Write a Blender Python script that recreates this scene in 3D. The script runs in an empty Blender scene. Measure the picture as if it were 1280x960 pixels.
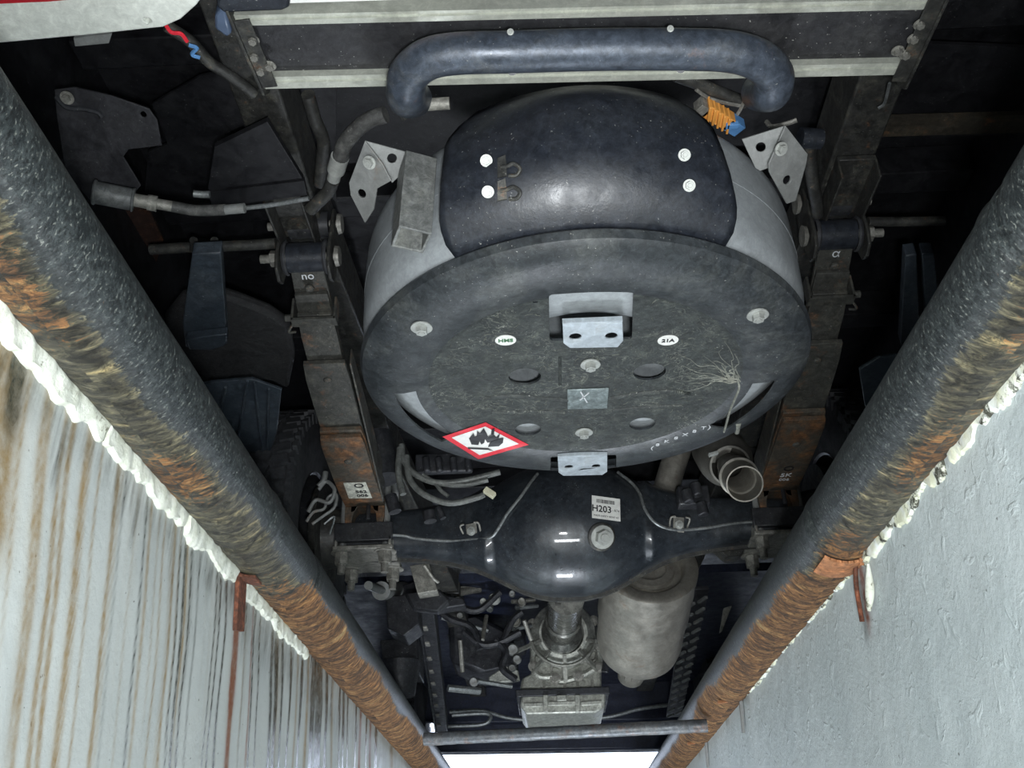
import bpy, bmesh, math, random
from mathutils import Vector, Matrix, noise, geometry

# ------------------------------------------------------------------ camera, world, lights, exposure
# World axes: X right, Y towards the front of the truck, Z up. The camera stands in the pit at the origin.
S = bpy.context.scene
COL = S.collection
FPX = 1200.0
_yc = Vector((51, 678, FPX)).normalized()
_xc = Vector((1, -.04, -(51 - .04 * 678) / FPX)).normalized()
_zc = _xc.cross(_yc)
RW = Matrix((_xc, _yc, _zc))            # camera (right, down, forward) -> world
cam_d = bpy.data.cameras.new('camera')
cam_d.sensor_width = 36
cam_d.lens = 36 * FPX / 1280
cam_d.clip_start = .01
cam = bpy.data.objects.new('camera', cam_d)
COL.objects.link(cam)
cr, cd, cf = RW @ Vector((1, 0, 0)), RW @ Vector((0, 1, 0)), RW @ Vector((0, 0, 1))
cam.matrix_world = Matrix(((cr.x, -cd.x, -cf.x, 0), (cr.y, -cd.y, -cf.y, 0), (cr.z, -cd.z, -cf.z, 0), (0, 0, 0, 1)))
S.camera = cam

wd = bpy.data.worlds.new('overcast_sky')
S.world = wd
wd.use_nodes = True
wd.node_tree.nodes['Background'].inputs[0].default_value = (.72, .82, 1, 1)
wd.node_tree.nodes['Background'].inputs[1].default_value = 3.2

def area(name, loc, target, w, h, power, colr=(1, 1, 1), spread=180):
    d = bpy.data.lights.new(name, 'AREA')
    d.shape = 'RECTANGLE'; d.size = w; d.size_y = h; d.energy = power; d.color = colr
    d.spread = math.radians(spread)
    o = bpy.data.objects.new(name, d)
    COL.objects.link(o)
    o.location = loc
    o.rotation_euler = (Vector(target) - Vector(loc)).to_track_quat('-Z', 'Y').to_euler()
    return o
area('phone_torch', (.03, -.03, -.09), (.10, 1.5, .86), .05, .04, 9, (.93, .97, 1))
area('fill_light_near', (.02, -.6, -1.1), (.1, 2.2, .8), .9, .25, 20, (.95, .98, 1))  # added fill light out of view, evens out near and far brightness
area('fill_light_far', (.03, 2.6, -1.2), (.08, 3.3, .8), .30, .22, 16, (.86, .92, 1))  # added fill light out of view, brightens the gearbox and engine end

S.view_settings.view_transform = 'Standard'
S.view_settings.look = 'None'
S.view_settings.gamma = 1
S.view_settings.use_curve_mapping = False
S.view_settings.exposure = 0.9

random.seed(4)
XC = .09          # centre line of the truck

# ------------------------------------------------------------------ helpers
def ray(px, py):
    return RW @ Vector((px - 640, py - 480, FPX))
def at(px, py, X=None, Y=None, Z=None, pl=None):
    r = ray(px, py)
    if X is not None: return r * (X / r.x)
    if Y is not None: return r * (Y / r.y)
    if Z is not None: return r * (Z / r.z)
    p, n = Vector(pl[0]), Vector(pl[1])
    return r * (p.dot(n) / r.dot(n))

def node_mat(name):
    m = bpy.data.materials.new(name); m.use_nodes = True
    nt = m.node_tree
    return m, nt, nt.nodes['Principled BSDF']
def NN(nt, t, **k):
    n = nt.nodes.new(t)
    for a, v in k.items(): setattr(n, a, v)
    return n
def noise_n(nt, vec, scale, detail=4, rough=.6, dist=0):
    n = NN(nt, 'ShaderNodeTexNoise')
    n.inputs['Scale'].default_value = scale; n.inputs['Detail'].default_value = detail
    n.inputs['Roughness'].default_value = rough; n.inputs['Distortion'].default_value = dist
    nt.links.new(vec, n.inputs['Vector'])
    return n.outputs[0]
def ramp(nt, fac, stops):
    r = NN(nt, 'ShaderNodeValToRGB')
    el = r.color_ramp.elements
    while len(el) < len(stops): el.new(.5)
    for e, (p, c) in zip(el, stops):
        e.position = p; e.color = (c, c, c, 1) if isinstance(c, (int, float)) else (*c, 1)
    nt.links.new(fac, r.inputs[0])
    return r.outputs[0]
def mixc(nt, fac, a, b):
    m = NN(nt, 'ShaderNodeMix', data_type='RGBA')
    if isinstance(fac, (int, float)): m.inputs[0].default_value = fac
    else: nt.links.new(fac, m.inputs[0])
    for s, v in ((6, a), (7, b)):
        if isinstance(v, tuple): m.inputs[s].default_value = (*v, 1)
        else: nt.links.new(v, m.inputs[s])
    return m.outputs[2]
def mth(nt, op, a, b=None):
    m = NN(nt, 'ShaderNodeMath', operation=op)
    for i, v in enumerate((a, b)):
        if v is None: continue
        if isinstance(v, (int, float)): m.inputs[i].default_value = v
        else: nt.links.new(v, m.inputs[i])
    return m.outputs[0]
def bump(nt, bs, h, strength=.3, dist=.002):
    b = NN(nt, 'ShaderNodeBump')
    b.inputs['Strength'].default_value = strength; b.inputs['Distance'].default_value = dist
    nt.links.new(h, b.inputs['Height']); nt.links.new(b.outputs[0], bs.inputs['Normal'])

def metal(name, col, rough=.5, met=0.0, dust=.3, dustcol=(.22, .21, .17), speck=.3, rust=0.0, bmp=.25, scale=14, rustcol=(.23, .095, .035), grain=.8, veins=0, coat=0):
    m, nt, bs = node_mat(name)
    tc = NN(nt, 'ShaderNodeTexCoord').outputs['Object']
    c = mixc(nt, ramp(nt, noise_n(nt, tc, scale * .5, 6, .65), [(.35, 0), (.75, 1)]), col, tuple(v * 1.5 + .004 for v in col))
    if dust:
        d = ramp(nt, noise_n(nt, tc, scale, 8, .72, .4), [(.5, 0), (.78, 1)])
        c = mixc(nt, mth(nt, 'MULTIPLY', d, dust), c, dustcol)
    if rust:
        r = ramp(nt, noise_n(nt, tc, scale * 1.3, 7, .7, .3), [(.62 - .35 * rust, 0), (.75 - .3 * rust, 1)])
        rc = mixc(nt, ramp(nt, noise_n(nt, tc, scale * 5, 5), [(.35, 0), (.7, 1)]), tuple(v * .45 for v in rustcol), tuple(min(1, v * 1.5) for v in rustcol))
        c = mixc(nt, mth(nt, 'MULTIPLY', r, min(1, .4 + rust)), c, rc)
    if speck:
        s = ramp(nt, noise_n(nt, tc, 260, 2, .5), [(.70, 0), (.745, 1)])
        s2 = ramp(nt, noise_n(nt, tc, 18, 2, .5), [(.4, 0), (.6, 1)])
        c = mixc(nt, mth(nt, 'MULTIPLY', mth(nt, 'MULTIPLY', s, s2), speck), c, (.5, .5, .46))
    gr = ramp(nt, noise_n(nt, tc, 75, 9, .8, .6), [(.36, .42), (.5, .95), (.66, 1.75)])
    mu = NN(nt, 'ShaderNodeMix', data_type='RGBA', blend_type='MULTIPLY'); mu.inputs[0].default_value = grain
    nt.links.new(c, mu.inputs[6]); nt.links.new(gr, mu.inputs[7]); c = mu.outputs[2]
    if veins:
        v = ramp(nt, noise_n(nt, tc, 26, 3, .55, 2.2), [(.478, 0), (.5, 1), (.522, 0)])
        v2 = ramp(nt, noise_n(nt, tc, 9, 3), [(.45, 0), (.6, 1)])
        c = mixc(nt, mth(nt, 'MULTIPLY', mth(nt, 'MULTIPLY', v, v2), veins), c, (.22, .23, .19))
    nt.links.new(c, bs.inputs['Base Color'])
    if coat:
        bs.inputs['Coat Weight'].default_value = coat; bs.inputs['Coat Roughness'].default_value = .06
    bs.inputs['Metallic'].default_value = met
    rr = ramp(nt, noise_n(nt, tc, scale * 2, 5), [(.3, max(0, rough - .12)), (.7, min(1, rough + .15))])
    nt.links.new(rr, bs.inputs['Roughness'])
    bump(nt, bs, noise_n(nt, tc, 130, 5, .7), bmp, .0015)
    return m
def plain(name, col, rough=.5, met=0.0):
    m, nt, bs = node_mat(name)
    tc = NN(nt, 'ShaderNodeTexCoord').outputs['Object']
    c = mixc(nt, ramp(nt, noise_n(nt, tc, 60, 4), [(.4, 0), (.7, 1)]), col, tuple(v * .82 for v in col))
    nt.links.new(c, bs.inputs['Base Color'])
    bs.inputs['Roughness'].default_value = rough; bs.inputs['Metallic'].default_value = met
    return m

# mesh pieces collected in a bmesh
def bx(bm, c, s, rot=None):
    M = Matrix.Translation(c)
    if rot is not None: M = M @ rot.to_4x4()
    r = bmesh.ops.create_cube(bm, size=1, matrix=M @ Matrix.Diagonal((*s, 1)))
    return r['verts']
def frame_from(d, up=(0, 0, 1)):
    z = Vector(d).normalized(); u = Vector(up)
    if abs(z.dot(u)) > .97: u = Vector((0, 1, 0))
    x = u.cross(z).normalized(); y = z.cross(x)
    return Matrix((x, y, z)).transposed()
def bar(bm, a, b, w, h, up=(0, 0, 1)):
    a, b = Vector(a), Vector(b)
    return bx(bm, (a + b) / 2, (w, h, (b - a).length), frame_from(b - a, up))
def cyl(bm, a, b, r1, r2=None, seg=24, caps=True):
    a, b = Vector(a), Vector(b)
    M = Matrix.Translation((a + b) / 2) @ frame_from(b - a).to_4x4()
    bmesh.ops.create_cone(bm, cap_ends=caps, cap_tris=False, segments=seg, radius1=r1, radius2=r1 if r2 is None else r2, depth=(b - a).length, matrix=M)
def smooth_path(pts, n=6):
    P = [Vector(p) for p in pts]
    if len(P) < 3: return P
    P = [P[0] * 2 - P[1]] + P + [P[-1] * 2 - P[-2]]
    out = []
    for i in range(1, len(P) - 2):
        for k in range(n):
            t = k / n
            a, b, c, d = P[i - 1], P[i], P[i + 1], P[i + 2]
            out.append(.5 * ((2 * b) + (c - a) * t + (2 * a - 5 * b + 4 * c - d) * t * t + (3 * b - a - 3 * c + d) * t ** 3))
    out.append(P[-2])
    return out
def tube(bm, pts, r, seg=10, n=6, smooth=True, cap=True):
    P = smooth_path(pts, n) if smooth else [Vector(p) for p in pts]
    rings = []; up = None
    for i, p in enumerate(P):
        d = (P[min(i + 1, len(P) - 1)] - P[max(i - 1, 0)]).normalized()
        if up is None:
            up = Vector((0, 0, 1)) if abs(d.z) < .9 else Vector((1, 0, 0))
        x = up.cross(d).normalized(); up = d.cross(x)
        rr = r(i / (len(P) - 1)) if callable(r) else r
        rings.append([bm.verts.new(p + rr * (math.cos(t) * x + math.sin(t) * up)) for t in [2 * math.pi * k / seg for k in range(seg)]])
    for a, b in zip(rings, rings[1:]):
        for k in range(seg):
            bm.faces.new((a[k], a[(k + 1) % seg], b[(k + 1) % seg], b[k]))
    if cap:
        bm.faces.new(rings[0][::-1]); bm.faces.new(rings[-1])
def lathe(bm, prof, a, axis, seg=48, cap=False):
    F = frame_from(axis); a = Vector(a); rings = []
    for r, z in prof:
        if r < 1e-6: rings.append([bm.verts.new(a + F @ Vector((0, 0, z)))]); continue
        rings.append([bm.verts.new(a + F @ Vector((r * math.cos(t), r * math.sin(t), z))) for t in [2 * math.pi * k / seg for k in range(seg)]])
    for p, q in zip(rings, rings[1:]):
        for k in range(seg):
            k2 = (k + 1) % seg
            if len(p) == 1 and len(q) == 1: continue
            if len(p) == 1: bm.faces.new((p[0], q[k2], q[k]))
            elif len(q) == 1: bm.faces.new((p[k], p[k2], q[0]))
            else: bm.faces.new((p[k], p[k2], q[k2], q[k]))
def slab(bm, loops, nrm, th):
    """Flat plate: outer loop then hole loops (3D points in one plane), thickness th along nrm."""
    nrm = Vector(nrm).normalized(); F = frame_from(nrm)
    inv = F.transposed()
    L = [[Vector(p) for p in lp] for lp in loops]
    l2 = [[Vector(((inv @ p).x, (inv @ p).y, 0)) for p in lp] for lp in L]
    tris = geometry.tessellate_polygon(l2)
    flat = [p for lp in L for p in lp]
    lo = [bm.verts.new(p) for p in flat]; hi = [bm.verts.new(p + nrm * th) for p in flat]
    for t in tris:
        try:
            bm.faces.new([lo[i] for i in t]); bm.faces.new([hi[i] for i in reversed(t)])
        except ValueError: pass
    o = 0
    for lp in L:
        n = len(lp)
        for i in range(n):
            j = (i + 1) % n
            bm.faces.new((lo[o + i], lo[o + j], hi[o + j], hi[o + i]))
        o += n
def pxl(pts, **k): return [at(x, y, **k) for x, y in pts]
def circ(c, r, F=None, n=20, ry=None):
    """loop of points round c in the plane of F's x and y axes"""
    F = F or Matrix.Identity(3)
    return [Vector(c) + F @ Vector((r * math.cos(2 * math.pi * k / n), (ry or r) * math.sin(2 * math.pi * k / n), 0)) for k in range(n)]
def new(): return bmesh.new()

def obj(name, bm, mat, parent=None, label=None, cat=None, group=None, kind=None, loc=None, sm=40, bev=0, rot=None):
    bmesh.ops.recalc_face_normals(bm, faces=bm.faces[:])
    if loc is None:                      # put the origin at the middle of the piece
        if parent is None or True:
            lo = Vector((1e9,) * 3); hi = -lo
            for v in bm.verts:
                lo = Vector(map(min, lo, v.co)); hi = Vector(map(max, hi, v.co))
            loc = (lo + hi) / 2
            bmesh.ops.translate(bm, verts=bm.verts[:], vec=-loc)
    me = bpy.data.meshes.new(name); bm.to_mesh(me); bm.free()
    for m in (mat if isinstance(mat, (list, tuple)) else [mat]): me.materials.append(m)
    if sm:
        for p in me.polygons: p.use_smooth = True
        me.set_sharp_from_angle(angle=math.radians(sm))
    o = bpy.data.objects.new(name, me); COL.objects.link(o)
    o.location = loc
    if rot is not None: o.rotation_euler = rot.to_euler()
    if parent is not None:
        o.parent = parent; o.matrix_parent_inverse = world(parent).inverted()
    if bev:
        b = o.modifiers.new('bevel', 'BEVEL'); b.width = bev; b.segments = 2; b.limit_method = 'ANGLE'
    tag(o, label, cat, group, kind)
    return o
def world(o):
    M = Matrix.Translation(o.location) @ o.rotation_euler.to_matrix().to_4x4() @ Matrix.Diagonal((*o.scale, 1))
    return world(o.parent) @ o.matrix_parent_inverse @ M if o.parent else M
def tag(o, label=None, cat=None, group=None, kind=None):
    for k, v in (('label', label), ('category', cat), ('group', group), ('kind', kind)):
        if v: o[k] = v
def empty(name, loc, label, cat, group=None):
    o = bpy.data.objects.new(name, None); COL.objects.link(o); o.location = loc; o.empty_display_size = .1
    tag(o, label, cat, group); return o
def inst(src, name, parent, loc, rot=None, label=None, scale=None):
    o = src.copy(); COL.objects.link(o); o.name = name; o.parent = parent
    for k in ('label',):
        if k in o: del o[k]
    o.location = loc
    o.rotation_euler = rot.to_euler() if rot is not None else (0, 0, 0)
    if scale: o.scale = (scale,) * 3
    o.matrix_parent_inverse = world(parent).inverted()
    if label: o['label'] = label
    return o

# ------------------------------------------------------------------ materials
M = {}
M['black'] = metal('black_chassis_paint', (.018, .019, .022), .45, 0, .35, (.10, .10, .085), .35)
M['black_clean'] = metal('black_body_panel', (.006, .006, .0075), .5, 0, .10, (.035, .035, .032), .25, bmp=.1)
M['plate'] = metal('dusty_black_tank_plate', (.026, .030, .033), .40, 0, .40, (.15, .155, .135), .55, bmp=.35, scale=9)
M['flat'] = metal('dirty_black_centre', (.020, .024, .023), .55, 0, .45, (.13, .14, .115), .9, bmp=.9, scale=28, veins=.7, grain=1)
M['shield'] = metal('blue_black_shield_paint', (.012, .0145, .020), .42, 0, .12, (.07, .08, .08), .5, bmp=.25)
M['torus'] = metal('grey_tank_paint', (.27, .29, .30), .5, .1, .4, (.16, .16, .14), .1, bmp=.1, scale=7, grain=.28)
M['galv'] = metal('grey_primer_steel', (.165, .17, .165), .5, .2, .4, (.16, .15, .12), .1, .08, scale=10, grain=.28)
M['tube'] = metal('blue_grey_tube', (.045, .055, .072), .42, .25, .55, (.15, .14, .11), .5, .05, bmp=.3)
M['alu'] = metal('aluminium_profile', (.38, .39, .34), .45, .35, .35, (.24, .23, .17), .05, scale=22, bmp=.1, grain=.28)
M['cream'] = metal('cream_body_paint', (.56, .58, .53), .4, 0, .3, (.33, .31, .22), .05, scale=6, bmp=.05, grain=.28)
M['board'] = metal('black_step_board', (.016, .016, .018), .55, 0, .25, (.08, .08, .07), .9, bmp=.3)
M['leaf'] = metal('rusty_spring_leaf', (.040, .040, .035), .6, .1, .6, (.17, .16, .12), .5, .14, bmp=.6, scale=20)
M['leaf_rust'] = metal('orange_rusty_spring_leaf', (.055, .047, .036), .65, .1, .6, (.17, .14, .09), .35, .5, bmp=.6, scale=11, rustcol=(.17, .075, .028))
M['iron'] = metal('greasy_black_iron', (.03, .03, .028), .5, .2, .6, (.14, .135, .10), .5, .06, bmp=.6, scale=30)
M['bolt'] = metal('zinc_bolt', (.32, .33, .31), .5, .4, .25, (.25, .24, .2), 0, bmp=.05, grain=.28)
M['nut'] = metal('dusty_grey_nut', (.19, .185, .165), .55, .4, .5, (.22, .21, .17), .1, bmp=.2)
M['axle'] = metal('dark_axle_paint', (.018, .022, .027), .36, .1, .25, (.09, .09, .08), .5, bmp=.25, scale=8, coat=.5)
M['exhaust'] = metal('dull_exhaust_steel', (.30, .285, .25), .42, .65, .45, (.20, .18, .14), .1, .06, scale=9, bmp=.15, grain=.28)
M['exhaust_dark'] = metal('dirty_exhaust_steel', (.13, .125, .11), .5, .5, .5, (.15, .14, .11), .2, scale=9, grain=.28)
M['cast'] = metal('cast_aluminium', (.33, .335, .30), .45, .55, .5, (.12, .12, .10), .1, scale=22, bmp=.5)
M['engine'] = metal('oily_engine_iron', (.022, .023, .027), .45, .3, .4, (.09, .09, .085), .6, bmp=.6, scale=24)
M['rubber'] = metal('tyre_rubber', (.022, .023, .026), .7, 0, .4, (.07, .07, .065), .1, bmp=.3)
M['hose'] = metal('braided_hose', (.05, .05, .048), .6, 0, .5, (.15, .15, .13), .6, scale=40, bmp=.8)
M['line'] = metal('brake_line_steel', (.15, .16, .16), .4, .5, .4, (.2, .2, .17), .1)
M['flap'] = metal('blue_black_flap', (.026, .034, .044), .45, 0, .35, (.12, .13, .13), .4, scale=7)
M['orange'] = plain('orange_plastic', (.75, .33, .07), .4)
M['blue'] = plain('blue_plastic', (.10, .25, .5), .4)
M['white'] = plain('white_sticker', (.80, .80, .76), .5)
M['ink'] = plain('black_ink', (.012, .012, .014), .5)
M['red'] = plain('red_print', (.75, .03, .05), .4)
M['green'] = plain('green_print', (.05, .16, .07), .5)
M['chalk'] = plain('white_paint_mark', (.62, .64, .66), .8)
M['tape'] = plain('red_reflector', (.45, .02, .03), .3)
M['concrete'] = metal('workshop_concrete', (.20, .20, .19), .85, 0, .4, (.12, .12, .11), 0, scale=3)
M['unseen_shell'] = metal('unseen_shell_paint', (.25, .26, .26), .8, 0, .3, (.2, .2, .19), 0, scale=2)

# pit wall: pale plaster with run-down stains (stain amounts are baked per vertex as wear)
def wall_mat(name, base, base2, wet, rough_k):
    m, nt, bs = node_mat(name)
    tc = NN(nt, 'ShaderNodeTexCoord').outputs['Object']
    at_ = lambda n: NN(nt, 'ShaderNodeAttribute', attribute_name=n).outputs['Fac']
    c = mixc(nt, ramp(nt, noise_n(nt, tc, 5, 5), [(.35, 0), (.7, 1)]), base, base2)
    c = mixc(nt, mth(nt, 'MULTIPLY', ramp(nt, noise_n(nt, tc, 45, 6, .7), [(.55, 0), (.8, 1)]), .35), c, (.42, .43, .40))
    pit = ramp(nt, noise_n(nt, tc, 110, 2, .5), [(.735, 0), (.76, 1)])
    c = mixc(nt, mth(nt, 'MULTIPLY', pit, .7), c, (.06, .06, .05))
    wob = ramp(nt, noise_n(nt, tc, 60, 5, .7), [(.3, .55), (.65, 1)])
    c = mixc(nt, mth(nt, 'MULTIPLY', at_('ochre'), wob), c, (.27, .19, .09))
    c = mixc(nt, mth(nt, 'MULTIPLY', at_('rust'), wob), c, (.20, .055, .02))
    c = mixc(nt, mth(nt, 'MULTIPLY', at_('dark'), wob), c, (.030, .032, .022))
    nt.links.new(c, bs.inputs['Base Color'])
    r = NN(nt, 'ShaderNodeMapRange'); nt.links.new(at_('dark'), r.inputs[0])
    r.inputs[3].default_value = .62; r.inputs[4].default_value = wet
    nt.links.new(r.outputs[0], bs.inputs['Roughness'])
    dab = ramp(nt, noise_n(nt, tc, 34, 3, .5, .8), [(.60, 0), (.68, 1)])
    bump(nt, bs, mth(nt, 'ADD', noise_n(nt, tc, 26, 8, .72), mth(nt, 'MULTIPLY', dab, .35 * rough_k)), .2 + .4 * rough_k, .008)
    return m
M['wall_l'] = wall_mat('stained_pale_plaster', (.50, .525, .505), (.42, .45, .44), .15, .12)
M['wall_r'] = wall_mat('pale_blue_grey_plaster', (.55, .60, .60), (.47, .525, .53), .4, .75)
def crust_mat(name, a, b, dk, dark_amt):
    m, nt, bs = node_mat(name)
    tc = NN(nt, 'ShaderNodeTexCoord').outputs['Object']
    c = mixc(nt, ramp(nt, noise_n(nt, tc, 40, 5), [(.4, 0), (.65, 1)]), a, b)
    c = mixc(nt, ramp(nt, noise_n(nt, tc, 22, 7, .75), [(.60 - dark_amt, 0), (.66 - dark_amt, 1)]), c, dk)
    nt.links.new(c, bs.inputs['Base Color']); bs.inputs['Roughness'].default_value = .8
    bump(nt, bs, noise_n(nt, tc, 90, 6, .7), .6, .004)
    return m
M['foam'] = crust_mat('white_sealant', (.72, .74, .66), (.58, .60, .50), (.10, .085, .05), .0)
M['foam_r'] = crust_mat('yellowed_sealant', (.66, .67, .50), (.80, .83, .80), (.05, .05, .035), .09)

def pipe_mat():
    m, nt, bs = node_mat('painted_pipe_with_rust')
    uv = NN(nt, 'ShaderNodeUVMap').outputs[0]
    mp = NN(nt, 'ShaderNodeMapping'); nt.links.new(uv, mp.inputs[0]); mp.inputs['Scale'].default_value = (7, 38, 1); mp.inputs['Rotation'].default_value = (0, 0, .35)
    mp2 = NN(nt, 'ShaderNodeMapping'); nt.links.new(uv, mp2.inputs[0]); mp2.inputs['Scale'].default_value = (22, 34, 1)
    mp3 = NN(nt, 'ShaderNodeMapping'); nt.links.new(uv, mp3.inputs[0]); mp3.inputs['Scale'].default_value = (9, 16, 1); mp3.inputs['Rotation'].default_value = (0, 0, .5)
    at_ = lambda n: NN(nt, 'ShaderNodeAttribute', attribute_name=n).outputs['Fac']
    st = noise_n(nt, mp.outputs[0], 1, 7, .72, 1.4)
    fine = noise_n(nt, mp2.outputs[0], 2.5, 6, .7, .5)
    paint = mixc(nt, ramp(nt, fine, [(.42, 0), (.62, 1)]), (.014, .018, .019), (.042, .050, .050))
    paint = mixc(nt, ramp(nt, fine, [(.655, 0), (.69, 1)]), paint, (.20, .21, .19))
    grit = noise_n(nt, mp2.outputs[0], 8, 5, .7, .3)
    paint = mixc(nt, ramp(nt, grit, [(.40, .85), (.485, 0)]), paint, (.008, .009, .009))
    paint = mixc(nt, ramp(nt, grit, [(.585, 0), (.64, .75)]), paint, (.24, .25, .22))
    paint = mixc(nt, ramp(nt, st, [(.28, 1), (.36, 0)]), paint, (.012, .013, .012))
    rustc = ramp(nt, st, [(.30, (.022, .015, .008)), (.43, (.085, .042, .018)), (.53, (.19, .088, .030)), (.62, (.29, .16, .06)), (.74, (.40, .29, .13))])
    grime = ramp(nt, st, [(.30, (.012, .013, .010)), (.46, (.045, .040, .025)), (.58, (.11, .10, .06)), (.68, (.34, .27, .13)), (.8, (.42, .40, .28))])
    brk = noise_n(nt, mp3.outputs[0], 4.5, 10, .82, 1.6)
    dk_ = ramp(nt, brk, [(.40, .10), (.48, .75), (.54, 1.5), (.64, 2.6)])
    mu = NN(nt, 'ShaderNodeMix', data_type='RGBA', blend_type='MULTIPLY'); mu.inputs[0].default_value = .85
    nt.links.new(rustc, mu.inputs[6]); nt.links.new(dk_, mu.inputs[7]); rustc = mu.outputs[2]
    mu = NN(nt, 'ShaderNodeMix', data_type='RGBA', blend_type='MULTIPLY'); mu.inputs[0].default_value = 1
    nt.links.new(grime, mu.inputs[6]); nt.links.new(dk_, mu.inputs[7]); grime = mu.outputs[2]
    r = mth(nt, 'ADD', at_('rust'), mth(nt, 'MULTIPLY', mth(nt, 'SUBTRACT', brk, .5), 2.6))
    g = mth(nt, 'ADD', at_('grime'), mth(nt, 'MULTIPLY', mth(nt, 'SUBTRACT', brk, .5), 1.8))
    c = mixc(nt, ramp(nt, g, [(.45, 0), (.55, 1)]), paint, grime)
    c = mixc(nt, ramp(nt, r, [(.45, 0), (.56, 1)]), c, rustc)
    nt.links.new(c, bs.inputs['Base Color'])
    nt.links.new(ramp(nt, r, [(.4, .42), (.6, .8)]), bs.inputs['Roughness'])
    h = mth(nt, 'MULTIPLY', mth(nt, 'ADD', st, mth(nt, 'MULTIPLY', brk, 1.3)), mth(nt, 'ADD', at_('grime'), .12))
    bump(nt, bs, mth(nt, 'ADD', h, mth(nt, 'MULTIPLY', grit, .25)), .9, .006)
    return m
M['pipe'] = pipe_mat()

# ------------------------------------------------------------------ setting: pit, unseen workshop shell
WL, WR, ZT, GR = -.443, .470, .468, .52
def attr(me, name, vals):
    a = me.attributes.new(name, 'FLOAT', 'POINT'); a.data.foreach_set('value', vals)
def gauss(x, s): return math.exp(-(x / s) ** 2) if abs(x) < 3 * s else 0
def pit_wall(name, X, side, mat, streaks, topdark, label=None):
    y0, y1, z0 = -1.6, 6.5, -1.5
    ys = [y0 + .04 * i for i in range(int((.5 - y0) / .04))]
    y = .5
    while y < 3.2: ys.append(y); y += .0022 if y < 2.3 else .005
    while y < y1: ys.append(y); y += .03
    ys.append(y1)
    zs = [z0, -1.1, -.7, -.4] + [-.2 + .018 * i for i in range(37)] + [ZT - .012, ZT]
    zs = sorted(set(round(z, 4) for z in zs if z <= ZT))
    V = []; A = {'ochre': [], 'rust': [], 'dark': []}
    for y in ys:
        for z in zs:
            d = .004 * noise.noise((y * 4, z * 4, X * 9)) + .0018 * noise.noise((y * 17, z * 9, 3))
            V.append((X + d, y, z))
            s = y + .2 * (z - ZT)                     # stains run down at a slant
            s0 = y + .2 * (z - ZT) + .006 * noise.noise((z * 7, y * 3, 1))
            o = r = k = 0
            depth = ZT - z
            for (p, w, a, ln, kind, st) in streaks:
                if abs(s0 - p) > .1 or depth < st: continue
                g = 1.7 * a * gauss(s0 - p, max(.0028, w) * (1 - .35 * min(1, depth / 1.2))) * max(0, min(1, (ln - depth + st) / (.25 * ln)))
                if kind == 'o': o += g
                elif kind == 'r': r += g
                else: k += g
            t = topdark(y, depth)
            k += t
            if side < 0:
                n = noise.noise((s * 22, z * .5, 7)) * .6 + noise.noise((s * 90, z * .9, 2)) * .4
                o += max(0, n - .10) * .75 * max(0, 1 - depth / 1.6) * (1.0 if y < 1.5 else .5)
            A['ochre'].append(min(1, o)); A['rust'].append(min(1, r)); A['dark'].append(min(1, k))
    nz = len(zs); F = []
    for i in range(len(ys) - 1):
        for j in range(nz - 1):
            a = i * nz + j; F.append((a, a + 1, a + nz + 1, a + nz) if side < 0 else (a, a + nz, a + nz + 1, a + 1))
    n0 = len(V); back = X + side * .16             # top, back and ends
    for i, y in enumerate(ys): V.append((back, y, ZT)); [A[q].append(0) for q in A]
    for i in range(len(ys) - 1):
        F.append((i * nz + nz - 1, n0 + i, n0 + i + 1, (i + 1) * nz + nz - 1) if side < 0 else (i * nz + nz - 1, (i + 1) * nz + nz - 1, n0 + i + 1, n0 + i))
    b0 = len(V); V += [(back, y0, z0), (back, y1, z0)]; [A[q].extend((0, 0)) for q in A]
    F.append([b0, b0 + 1] + [n0 + i for i in range(len(ys) - 1, -1, -1)])
    me = bpy.data.meshes.new(name); me.from_pydata(V, [], F); me.materials.append(mat)
    for p in me.polygons: p.use_smooth = True
    me.set_sharp_from_angle(angle=math.radians(50))
    for q in A: attr(me, q, A[q])
    o = bpy.data.objects.new(name, me); COL.objects.link(o); o['kind'] = 'structure'
    if label: o['label'] = label
    return o
def streak_px(px, py, X):
    p = at(px, py, X=X); return p.y + .2 * (p.z - ZT)
SL = []
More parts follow.
